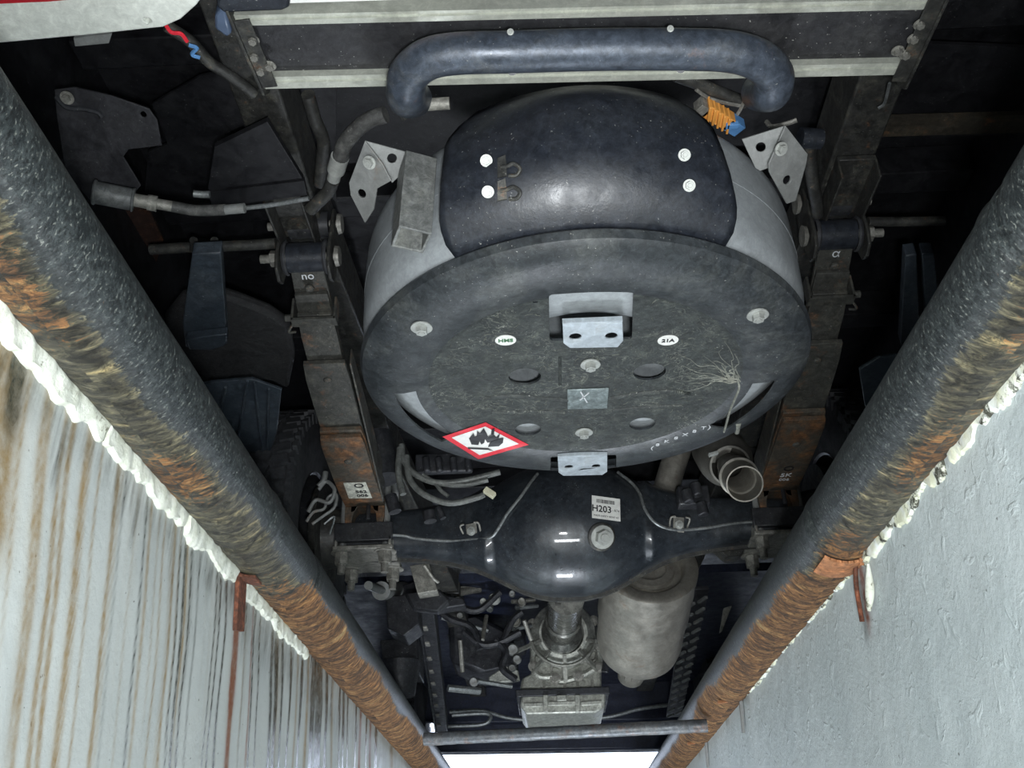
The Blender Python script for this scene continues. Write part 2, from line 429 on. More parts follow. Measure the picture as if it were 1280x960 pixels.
for (px, py, w, a, ln, kind, st) in [
        (345, 820, .010, .9, .9, 'k', 0), (362, 835, .006, 1, .8, 'k', 0), (392, 862, .020, .8, .8, 'k', 0), (408, 872, .012, .9, 1.2, 'k', 0), (430, 892, .012, .8, .4, 'k', 0), (463, 925, .012, .9, .7, 'r', 0), (445, 905, .010, .8, .6, 'k', 0),
        (60, 820, .0035, .5, 1.2, 'o', 0), (30, 800, .006, .5, 1.2, 'o', 0), (85, 760, .004, .5, 1.2, 'o', 0), (62, 700, .0035, .55, .7, 'o', 0), (78, 640, .0035, .6, .8, 'o', 0), (90, 780, .003, .4, 1.2, 'o', 0),
        (100, 640, .003, .45, 1.2, 'o', 0), (38, 900, .005, .6, 1.4, 'o', .12), (30, 740, .004, .5, .35, 'o', .02),
        (95, 700, .003, .65, 1.3, 'o', 0), (146, 600, .0045, .9, 1.4, 'o', 0), (120, 620, .003, .5, 1.4, 'o', 0), (152, 640, .0025, .3, 1.1, 'k', 0),
        (187, 600, .003, .55, 1.3, 'k', 0), (184, 700, .004, .4, 1.3, 'o', 0), (205, 690, .003, .5, 1.1, 'o', 0), (221, 660, .004, .8, 1.3, 'o', 0), (233, 690, .0035, .95, 1.3, 'k', 0), (240, 700, .003, .8, 1.3, 'k', 0), (226, 700, .003, .6, 1.2, 'k', 0),
        (245, 760, .002, .4, 1.1, 'k', 0), (273, 745, .003, .8, 1.3, 'k', 0), (280, 760, .004, .9, 1.3, 'k', 0), (267, 760, .002, .6, 1.3, 'k', 0),
        (293, 790, .010, .9, 1.3, 'r', 0), (296, 760, .012, 1, .2, 'r', 0), (290, 850, .008, .8, 1.2, 'o', 0),
        (318, 790, .004, .7, .9, 'k', 0), (325, 800, .003, .8, 1.1, 'k', 0), (315, 800, .004, .6, .3, 'r', 0),
        (340, 810, .007, .95, 1.2, 'k', 0), (352, 830, .006, .95, 1.2, 'k', 0), (346, 830, .009, .5, 1.2, 'o', 0), (376, 850, .009, .9, .5, 'k', 0), (370, 860, .008, .5, .5, 'o', 0),
        (385, 850, .009, .8, .4, 'o', 0), (398, 870, .016, 1, 1.2, 'k', 0), (402, 850, .010, .9, 1.2, 'k', 0), (425, 890, .009, .7, .5, 'k', 0), (415, 880, .012, .5, .9, 'o', 0), (435, 900, .008, .7, .9, 'k', 0), (450, 915, .015, .8, .6, 'r', 0), (458, 930, .010, .9, .7, 'k', 0),
        (470, 930, .02, .6, .7, 'k', 0), (490, 935, .03, .6, .3, 'o', 0), (10, 500, .03, .9, .22, 'o', 0), (25, 470, .012, .9, .10, 'k', 0)]:
    SL.append((streak_px(px, py, WL), w, a, ln, kind, st))
for k in range(26):
    SL.append((random.uniform(.62, 2.4), random.uniform(.0015, .0035), random.uniform(.2, .45), random.uniform(.2, .8), random.choice('ook'), 0))
def top_l(y, d):
    n = noise.noise((y * 26, 0, 5)) * .5 + .5
    ln = .030 + .09 * max(0, noise.noise((y * 23, 3, 5))) + .025 * n + (.03 if y > 1.4 else 0)
    base = .95 if d < ln else max(0, .95 - (d - ln) / .03)
    if y > 1.35: base *= .9
    n2 = .5 + noise.noise((y * 130, d * 8, 4)) * .9 + noise.noise((y * 300, d * 30, 4)) * .5
    return base * (.25 + .8 * n) * max(0, n2) * (1 if y > .5 else 0)
def top_r(y, d):
    n = noise.noise((y * 22, 1, 9)) * .5 + .5
    ln = .010 + .05 * max(0, noise.noise((y * 11, 3, 8)) - .1)
    return .9 * n if d < ln else 0
pit_wall('wall_left', WL, -1, M['wall_l'], SL, top_l)
SR = [(streak_px(1074, 710, WR), .012, .7, .12, 'r', 0), (streak_px(1072, 730, WR), .010, .5, .10, 'k', .03)]
pit_wall('wall_right', WR, 1, M['wall_r'], SR, top_r)

def struct_box(name, lo, hi, mat):
    bm = new(); lo, hi = Vector(lo), Vector(hi); bx(bm, (lo + hi) / 2, hi - lo)
    return obj(name, bm, mat, kind='structure', sm=0)
struct_box('floor', (WL - .1, -1.7, -1.6), (WR + .1, 6.6, -1.5), M['concrete'])
struct_box('wall_pit_back', (WL - .1, -1.72, -1.5), (WR + .1, -1.6, GR), M['concrete'])
struct_box('wall_pit_front', (WL - .1, 6.5, -1.5), (WR + .1, 6.62, GR - .02), M['concrete'])
bm = new()                                    # workshop ground round the pit
for lo, hi in (((-5, -4, .40), (WL - .16, 14, GR)), ((WR + .16, -4, .40), (5, 14, GR)), ((WL - .16, -4, .40), (WR + .16, -1.72, GR)), ((WL - .16, 6.62, .40), (WR + .16, 14, GR))):
    lo, hi = Vector(lo), Vector(hi); bx(bm, (lo + hi) / 2, hi - lo)
obj('floor_workshop', bm, M['concrete'], kind='structure', sm=0)
struct_box('wall_unseen_left', (-4.2, -3.6, GR), (-4, 8.2, 4.5), M['unseen_shell'])  # unseen walls and ceiling, added to keep side daylight off the underbody
struct_box('wall_unseen_right', (4, -3.6, GR), (4.2, 8.2, 4.5), M['unseen_shell'])
struct_box('wall_unseen_back', (-4, -3.6, GR), (4, -3.4, 4.5), M['unseen_shell'])
bm = new()
for lo, hi in (((-4, 8, GR), (-1.9, 8.2, 4.5)), ((1.9, 8, GR), (4, 8.2, 4.5)), ((-1.9, 8, 3.6), (1.9, 8.2, 4.5))):
    lo, hi = Vector(lo), Vector(hi); bx(bm, (lo + hi) / 2, hi - lo)
obj('wall_unseen_front', bm, M['unseen_shell'], kind='structure', sm=0)
struct_box('ceiling_unseen', (-4.2, -3.6, 4.5), (4.2, 8.2, 4.6), M['unseen_shell'])

# pit edge pipes
def edge_pipe(cx, cz, side, label, dents):
    r = .054; y0, y1 = -1.6, 6.4; segA = 72
    V = []; rust = []; grime = []; uvs = []
    ys = []; y = y0
    while y < y1:
        ys.append(y); y += .03 if y < .35 else (.006 if y < 3.3 else .02)
    tilt = math.radians(40) * side
    for y in ys:
        for k in range(segA + 1):
            a = 2 * math.pi * k / segA
            dx, dz = math.sin(a) * side, -math.cos(a)        # a=0 points down, a=90deg points to the wall
            ad = (math.degrees(a) + 180) % 360 - 180
            edge = -34 - 22 * max(0, min(1, (y - .9) / .8)) + 22 * noise.noise((y * 2.2, side * 3, 0)) + 9 * noise.noise((y * 9, side, 2))
            gr = max(0, min(1, .5 + (ad - edge) / 30))
            # more rust further along the pipe
            along = max(0, min(1, (y - (1.25 if side < 0 else 1.1)) / .35))
            if side < 0: along = max(along, .62 * gauss(y - .62, .10), .6 * gauss(y - 1.0, .1))
            else: along = max(along * .9, .6 * gauss(y - 1.0, .12), .45 * gauss(y - .72, .1))
            edge2 = edge + 6 + 14 * noise.noise((y * 5, 7, side))
            if y > 1.45: edge2 -= 16
            ru = along * max(0, min(1, .5 + (ad - edge2) / 26))
            ridge = noise.noise((y * 55 + ad * .05, ad * .035, side * 5)) * .5 + noise.noise((y * 120, ad * .06, 1)) * .3
            rr = r + gr * (.0022 * ridge) + ru * (.0032 * abs(ridge) + .001) + .0006 * noise.noise((y * 8, ad * .02, 0))
            for dy, w in dents:                         # butt joints
                rr += -.0035 * gauss(y - dy - .0006 * ad * .3, .006) + .002 * gauss(y - dy - .016, .008)
            V.append((cx + rr * dx, y, cz + rr * dz)); rust.append(ru); grime.append(gr); uvs.append((a * r, y))
    F = []; n = segA + 1
    for i in range(len(ys) - 1):
        for k in range(segA): 
            q = (i * n + k, i * n + k + 1, (i + 1) * n + k + 1, (i + 1) * n + k)
            F.append(q if side > 0 else q[::-1])
    F.append([k for k in range(segA)]); F.append([(len(ys) - 1) * n + k for k in range(segA)])
    me = bpy.data.meshes.new('edge_pipe'); me.from_pydata(V, [], F); me.materials.append(M['pipe'])
    for p in me.polygons: p.use_smooth = True
    attr(me, 'rust', rust); attr(me, 'grime', grime)
    uvl = me.uv_layers.new(name='UVMap')
    for l in me.loops: uvl.data[l.index].uv = uvs[l.vertex_index]
    o = bpy.data.objects.new('edge_pipe', me); COL.objects.link(o)
    tag(o, label, 'pipe', 'pipes along the pit edges')
    return o
PLX, PLZ, PRX, PRZ = -.413, .512, .445, .503
edge_pipe(PLX, PLZ, -1, 'thick black painted pipe with brown rust along the left edge of the pit', [(1.24, 1), (1.52, 1)])
edge_pipe(PRX, PRZ, 1, 'thick black painted pipe with orange rust along the right edge of the pit', [(.66, 1), (1.32, 1)])

# sealant beads between pipe and wall
def bead(name, X, z, side, y0, y1, h, t, mat, label, gaps=(), seed=0):
    """ragged strip of sealant on the wall under the pipe, flaking at its lower edge"""
    bm = new(); prev = None; y = y0; zt = ZT - .002
    while y < y1:
        j = .55 + .5 * noise.noise((y * 16, seed, 0)) + .30 * noise.noise((y * 45, seed, 3)) + .12 * noise.noise((y * 150, seed, 6))
        hh = h * max(.12, j + .45)
        for g0, g1 in gaps:
            if g0 < y < g1: hh *= .1
        ring = []
        for k, (u, w) in enumerate(((0, 0), (0, .75), (.3, 1), (.62, .85), (.92, .7), (1, .15), (1, 0))):
            q = 1 + .55 * noise.noise((y * 55, k * 1.7, seed)) + .15 * noise.noise((y * 150, k * 2.1, seed))
            dz = .0022 * noise.noise((y * 90, k * 3.1, seed + 2)) if 0 < u < 1 else 0
            ring.append(bm.verts.new((X - side * (t * w * q + .001 if w else -.004), y, zt - hh * u + dz)))
        if prev:
            for k in range(len(ring)): bm.faces.new((prev[k], prev[(k + 1) % len(ring)], ring[(k + 1) % len(ring)], ring[k]))
        else: bm.faces.new(ring)
        prev = ring; y += .004
    bm.faces.new(prev[::-1])
    return obj(name, bm, mat, label=label, cat='sealant', sm=50)
bead('sealant_bead', WL, .448, -1, .42, 1.335, .025, .007, M['foam'], 'lumpy white sealant strip under the left pipe, nearest the camera', [(.865, .872), (1.115, 1.125)], 1)
bead('sealant_bead', WL, .452, -1, 1.385, 1.80, .024, .007, M['foam'], 'lumpy white sealant strip under the left pipe, beyond the rusty hanger', [], 2)
bead('sealant_bead', WR, .452, 1, .72, 1.36, .026, .006, M['foam_r'], 'yellowed cracked sealant strip under the right pipe, nearest the camera', [(1.0, 1.02)], 5)
bead('sealant_bead', WR, .455, 1, 1.40, 2.3, .015, .005, M['foam_r'], 'thin flaking sealant strip under the right pipe, beyond the orange clamp', [(1.9, 1.96)], 6)

# hangers tying pipes to the walls
def hanger(X, side, y, drop, w, mat, label, wrap, group=None, cx=0, cz=0):
    e = empty('pipe_hanger', (X, y, ZT), label, 'bracket')
    bm = new(); rr = .060
    pts = [Vector((cx + side * math.sin(a) * rr, y + .0, cz - math.cos(a) * rr)) for a in [math.radians(t) for t in range(int(-wrap), 46, 8)]]
    for a, b in zip(pts, pts[1:]): bar(bm, a, b + (b - a) * .1, w, .004, up=(b - a).cross(Vector((0, 1, 0))))
    obj('strap', bm, mat, e)
    bm = new(); x = X - side * .006
    lo = Vector((x, y, ZT - .005)); hi = Vector((x, y + .2 * drop, ZT - drop))
    bar(bm, lo, hi, .006, w, up=(0, 1, 0)); 
    obj('leg', bm, mat, e)
    return e
M['hang_rust'] = metal('flaking_rust', (.06, .022, .012), .8, 0, .3, (.16, .06, .03), .1, .9, scale=30, bmp=.8, rustcol=(.13, .042, .02))
M['hang_orange'] = metal('orange_rust', (.28, .12, .05), .8, 0, .5, (.42, .24, .10), .1, .5, scale=25, bmp=.9, rustcol=(.33, .13, .05))
hanger(WL, -1, 1.352, .085, .036, M['hang_rust'], 'flaking rusty strap hanger down the left pit wall', 2, cx=PLX, cz=PLZ)
hanger(WR, 1, 1.372, .02, .065, M['hang_orange'], 'orange rusted clamp round the right pipe at mid frame', 34, cx=PRX, cz=PRZ)
def angle_hook(y, drop, label):
    e = empty('wall_hook', (WR, y, ZT), label, 'bracket', 'thin steel hooks on the right pit wall')
    bm = new(); bar(bm, (WR - .006, y, ZT - .01), (WR - .006, y + .2 * drop, ZT - drop), .006, .01, up=(0, 1, 0)); obj('upright', bm, M['galv'], e)
    bm = new(); bar(bm, (WR - .004, y, ZT - .012), (WR - .06, y - .002, ZT - .018), .01, .006); obj('top_arm', bm, M['hang_orange'], e)
angle_hook(2.36, .085, 'rusty bent steel hook on the right wall, nearer of the two far hooks')
angle_hook(2.95, .085, 'small steel hook on the right wall beside the cross pipe')
e = empty('wall_clip', (WR, 1.385, .45), 'white painted clip with a rusty rod on the right wall below the clamp', 'bracket')
bm = new(); tube(bm, [(WR - .008, 1.36, .455), (WR - .01, 1.375, .42), (WR - .008, 1.388, .37)], .0035); obj('rod', bm, M['hang_rust'], e)
bm = new(); tube(bm, [(WR - .004, 1.325, .435), (WR - .006, 1.335, .40), (WR - .008, 1.35, .375)], lambda t: .002 + .0045 * math.sin(t * 3.0)); obj('plaster_drip', bm, M['foam'], e)

# cross pipe at the far end
e0, e1 = at(530, 924, Z=.432), at(884, 907, Z=.432)
bm = new(); n = 40
tube(bm, [e0.lerp(e1, i / n) + Vector((0, 0, .0015 * noise.noise((i * .7, 0, 0)))) for i in range(n + 1)], .0165, 16, smooth=False)
obj('cross_pipe', bm, metal('grey_worn_cross_pipe', (.10, .11, .12), .45, .3, .5, (.16, .12, .08), .3, .15), label='thin grey pipe laid across the far end of the pit', cat='pipe')

# ------------------------------------------------------------------ the truck
T = empty('truck', (XC, 3.2, GR), 'black-chassis pickup truck over the pit seen from below, with ring gas tank', 'truck')

# ---- shared little meshes
def bolt_mesh(name, mat, r=.012, h=.010, washer=.017, round_head=False, stud=0):
    bm = new()
    if washer: lathe(bm, [(0, 0), (washer, 0), (washer, .0022), (0, .0022)], (0, 0, 0), (0, 0, 1), 20)
    if round_head: lathe(bm, [(r * 1.05, .002), (r, h * .6), (r * .6, h), (0, h)], (0, 0, 0), (0, 0, 1), 18)
    else:
        bmesh.ops.create_cone(bm, cap_ends=True, segments=6, radius1=r, radius2=r * .94, depth=h, matrix=Matrix.Translation((0, 0, .002 + h / 2)))
        lathe(bm, [(r * .55, h + .002), (r * .5, h + .0035), (0, h + .0035)], (0, 0, 0), (0, 0, 1), 12)
    if stud: cyl(bm, (0, 0, h), (0, 0, h + stud), r * .55, r * .5, 12)
    o = obj(name, bm, mat, T, loc=(0, 0, 0), sm=35)
    return o.data, o
def bolt_at(mesh, name, parent, p, n, label=None, scale=1):
    o = bpy.data.objects.new(name, mesh); COL.objects.link(o); o.parent = parent
    o.location = p; o.rotation_euler = frame_from(n).to_euler(); o.scale = (scale,) * 3
    o.matrix_parent_inverse = world(parent).inverted()
    if label: o['label'] = label
    return o
bolt_me, b0 = bolt_mesh('bolt', M['bolt']); bpy.data.objects.remove(b0)
flange_me, b0 = bolt_mesh('flange_bolt', M['bolt'], .0095, .009, .0165); bpy.data.objects.remove(b0)
dark_bolt_me, b0 = bolt_mesh('dark_bolt', M['nut'], .012, .010, .018); bpy.data.objects.remove(b0)
nut_me, b0 = bolt_mesh('u_bolt_nut', M['nut'], .019, .030, .029, stud=.026); bpy.data.objects.remove(b0)

def word(name, txt, p, xdir, up, size, mat, parent, th=.0004, align='CENTER', bold=0):
    c = bpy.data.curves.new(name, 'FONT'); c.body = txt; c.size = size; c.extrude = th; c.align_x = align; c.align_y = 'CENTER'; c.offset = bold
    c.resolution_u = 3
    t = bpy.data.objects.new('tmp', c); COL.objects.link(t)
    me = bpy.data.meshes.new_from_object(t.evaluated_get(bpy.context.evaluated_depsgraph_get()))
    bpy.data.objects.remove(t)
    me.materials.clear(); me.materials.append(mat)
    o = bpy.data.objects.new(name, me); COL.objects.link(o)
    x = Vector(xdir).normalized(); u = Vector(up); z = x.cross(u).normalized(); y = z.cross(x)
    o.location = p; o.rotation_euler = Matrix((x, y, z)).transposed().to_euler()
    if parent: o.parent = parent; o.matrix_parent_inverse = world(parent).inverted()
    return o

# ---- cargo floor and dark bodywork overhead
bm = new(); bx(bm, (XC, 3.0, 1.56), (1.9, 4.5, .04))
fl = obj('cargo_floor', bm, M['black_clean'], T, sm=0)
for i, y in enumerate((1.25, 1.72, 2.3, 2.9, 3.4)):
    bm = new(); bx(bm, (XC, y, 1.50), (1.86, .07, .08)); o = obj('cross_member', bm, M['black_clean'], fl, bev=.004)
for s in (-1, 1):
    bm = new(); bx(bm, (XC + s * .955, 3.0, 1.36), (.02, 4.5, .44)); bx(bm, (XC + s * .93, 3.0, 1.14), (.06, 4.5, .02))
    obj('side_sill', bm, M['black_clean'], fl)
# dark folded floor panels seen either side
bm = new(); slab(bm, [pxl([(250, 95), (330, 80), (420, 60), (420, 250), (180, 250), (185, 190), (210, 180), (190, 130)], Z=1.44)], (0, 0, 1), .006)
obj('floor_panel', bm, M['black_clean'], fl)
bm = new(); bar(bm, at(1078, 158, Z=1.40), at(1290, 152, Z=1.40), .012, .05, up=(0, 1, 0)); 
obj('floor_rib', bm, metal('brown_edge_rib', (.03, .025, .018), .6, 0, .5, (.09, .065, .03), .2, .1), fl)
bm = new(); bar(bm, at(1100, 58, Z=1.42), at(1290, 66, Z=1.42), .008, .03, up=(0, 1, 0)); obj('floor_rib', bm, M['black_clean'], fl)
bm = new(); slab(bm, [pxl([(1100, 175), (1290, 168), (1290, 60), (1110, 55)], Z=1.45)], (0, 0, 1), .006); obj('floor_panel', bm, M['black_clean'], fl)

bm = new(); slab(bm, [pxl([(125, 262), (186, 262), (204, 300), (190, 345), (150, 350), (118, 300)], Z=1.36)], (0, 0, 1), .006); obj('floor_panel', bm, metal('dark_red_brown_panel', (.022, .010, .007), .6, 0, .3, (.05, .03, .02), .2, .2), fl, 'dark red-brown panel')
# ---- rear cream corner with red lamp strip
n_ = Vector((0, 0, -1))
bm = new(); slab(bm, [pxl([(-120, -90), (300, -90), (262, -18), (246, 6), (226, 24), (204, 34), (110, 44), (0, 54), (-120, 62)], Z=.985),
                      circ(at(184, 26, Z=.985), .0045, n=12)], (0, 0, 1), .05)
corner = obj('rear_corner_sill', bm, M['cream'], T, 'cream painted rear corner sill with a small drain hole', sm=30, bev=.006)
bm = new(); slab(bm, [pxl([(-120, -40), (120, -50), (108, -2), (60, 2), (-120, 10)], Z=.975)], (0, 0, 1), .012)
obj('tail_reflector', bm, M['tape'], corner, 'dark red reflector strip', sm=0)
bm = new(); slab(bm, [pxl([(92, 48), (140, 42), (136, 54), (94, 58)], Z=1.04)], (0, 0, 1), .01); obj('bracket_tab', bm, M['galv'], corner, sm=0)

# ---- rear step with aluminium rails and end plates
ZS = 1.06
stepo = None
bm = new(); slab(bm, [pxl([(292, 28), (1178, 6), (1133, 92), (327, 104)], Z=ZS + .012)], (0, 0, 1), .018)
stepo = obj('rear_step', bm, M['board'], T, 'black speckled rear step board between two aluminium rails', sm=0)
def rail(a, b, w, h):
    bm = new(); a, b = Vector(a), Vector(b); d = (b - a).normalized()
    F = frame_from(d)
    yv = Vector((0, 1, 0)); yv = (yv - d * yv.dot(d)).normalized()
    # stepped aluminium profile: face, groove and lip
    prof = [(-w / 2, 0), (-w * .15, 0), (-w * .12, -.003), (w * .25, -.003), (w * .28, .003), (w * .33, .003), (w * .35, 0), (w / 2, 0), (w / 2, h), (-w / 2, h)]
    r0 = [bm.verts.new(a + yv * p[0] + Vector((0, 0, p[1]))) for p in prof]; r1 = [bm.verts.new(b + yv * p[0] + Vector((0, 0, p[1]))) for p in prof]
    n = len(prof)
    for i in range(n): bm.faces.new((r0[i], r0[(i + 1) % n], r1[(i + 1) % n], r1[i]))
    bm.faces.new(r0[::-1]); bm.faces.new(r1)
    return bm
obj('rail', rail(at(290, 26, Z=ZS), at(1176, 5, Z=ZS), .017, .03), M['alu'], stepo, 'pale aluminium rail along the rear edge of the step', sm=0)
obj('rail', rail(at(326, 104, Z=ZS), at(1134, 86, Z=ZS), .022, .03), M['alu'], stepo, 'pale aluminium rail along the front edge of the step', sm=0)
bm = new(); slab(bm, [pxl([(360, 4), (590, -3), (590, -40), (360, -34)], Z=ZS)], (0, 0, 1), .02)
obj('reflective_tape', bm, M['white'], stepo, 'white reflective strip at the left of the step', sm=0)
bm = new(); slab(bm, [pxl([(366, -2), (588, -8), (588, -16), (366, -10)], Z=ZS - .001)], (0, 0, 1), .001); obj('reflective_tape', bm, M['tape'], stepo, 'red reflective strip', sm=0)
bm = new(); slab(bm, [pxl([(276, -30), (362, -34), (362, 10), (352, 14), (280, 17), (270, 8)], Z=ZS - .01)], (0, 0, 1), .05)
obj('light_housing', bm, M['shield'], stepo, 'glossy blue-black plastic housing at the left corner', bev=.006)
bm = new(); slab(bm, [pxl([(268, 20), (280, 8), (290, 42), (284, 48), (268, 36)], Z=ZS)], (0, 0, 1), .03); obj('lamp_cover', bm, plain('blue_grey_plastic', (.08, .11, .17), .3), stepo, 'blue-grey plastic cap', bev=.004)
# end plates: upright plates, seen edge-on
def end_plate(top, bot, s, pts):
    F = None
    bm = new()
    a, b = at(*top, Z=ZS - .012), at(*bot, Z=ZS - .012)
    d = (b - a); L = d.length; d.normalize(); up = Vector((0, 0, 1))
    outl = [a - d * .02, b + d * .012, b + d * .026 + up * .02, b + d * .026 + up * .07, a - d * .02 + up * .07]
    slab(bm, [outl], Vector((s, 0, 0)), .004)
    for t, w in ((0, .020), (1, .020)):
        pass
    bx(bm, a.lerp(b, .5) + Vector((-s * .010, 0, .006)), (.022, L * 1.02, .003), Matrix.Rotation(math.atan2(-d.x, d.y), 3, 'Z'))
    o = obj('end_plate', bm, M['galv'] if False else M['iron'], stepo, 'worn dirty end plate of the step', bev=.0008)
    for (px, py) in pts:
        bolt_at(dark_bolt_me, 'bolt', stepo, at(px, py, Z=ZS - .006), (0, 0, -1), scale=.5)
end_plate((292, 30), (328, 112), -1, [(318, 70), (326, 88), (337, 82), (316, 50)])
end_plate((1182, 2), (1134, 104), 1, [(1142, 48), (1132, 68), (1122, 63), (1150, 30)])

# ---- bull-bar style guard tube under the step
zt = .985
bm = new()
pts = [at(512, 132, Z=zt) + Vector((0, .035, .05)), at(508, 128, Z=zt) + Vector((0, .004, .012)), at(507, 112, Z=zt), at(512, 92, Z=zt), at(535, 74, Z=zt), at(572, 67, Z=zt), at(640, 65, Z=zt), at(750, 62, Z=zt), at(860, 62, Z=zt), at(915, 65, Z=zt), at(950, 76, Z=zt), at(967, 94, Z=zt), at(966, 110, Z=zt), at(964, 120, Z=zt) + Vector((0, .005, .012)), at(962, 124, Z=zt) + Vector((0, .035, .05))]
tube(bm, pts, .0265, 28, 8)
gt = obj('guard_tube', bm, M['tube'], T, 'thick blue-grey bent steel guard tube under the rear step')
for px, py in ((640, 88), (851, 85)):
    bm = new(); c = at(px, py, Z=zt - .018); d = -c.normalized()
    lathe(bm, [(0, 0), (.0045, 0), (.0065, .0015), (.0065, .004), (0, .004)][::-1], c - d * .004, d, 14)
    obj('drain_plug', bm, M['black'], gt)
for px, py in ((638, 40), (838, 36)):
    bolt_at(flange_me, 'bolt', gt, at(px, py, Z=zt - .004), (0, -.8, -.5), scale=.26)
bm = new(); tube(bm, [at(505, 147, Z=zt), at(503, 136, Z=zt), at(512, 125, Z=zt)], .006, 8); obj('bracket_loop', bm, M['iron'], gt)
bm = new(); cyl(bm, at(530, 131, Z=1.03), at(562, 129, Z=1.03), .009); obj('stub', bm, M['nut'], gt)

# ---- frame rails
def mir(v): v = Vector(v); return Vector((2 * XC - v.x, v.y, v.z))
fr = []
for s in (-1, 1):
    bm = new(); x = XC + s * .555
    bar(bm, (x, .95, 1.36), (x, 1.62, 1.345), .085, .12); 
    bar(bm, (x, 1.60, 1.345), (x, 2.1, 1.40), .08, .12); bar(bm, (x, 2.1, 1.40), (x, 2.75, 1.32), .08, .12)
    a = Vector((x, 2.7, 1.32)); b = Vector((XC + s * .42, 3.4, 1.12)); c = Vector((XC + s * .42, 5.0, 1.08))
    bar(bm, a, b, .08, .12); bar(bm, b, c, .08, .12)
    o = obj('frame_rail', bm, M['iron'], T, 'grimy black frame rail on the %s' % ('left' if s < 0 else 'right'), bev=.004)
    fr.append(o)
    for y in (1.46, 1.51, 1.56):
        bolt_at(dark_bolt_me, 'bolt', o, (x + s * -.02, y, 1.287), (0, 0, -1), scale=.9)
    bm = new(); bx(bm, (x, 1.50, 1.275), (.075, .16, .012)); bx(bm, (x - .036, 1.50, 1.25), (.005, .16, .05)); bx(bm, (x + .036, 1.50, 1.25), (.005, .16, .05))
    obj('hanger_plate', bm, M['iron'], o, bev=.002)

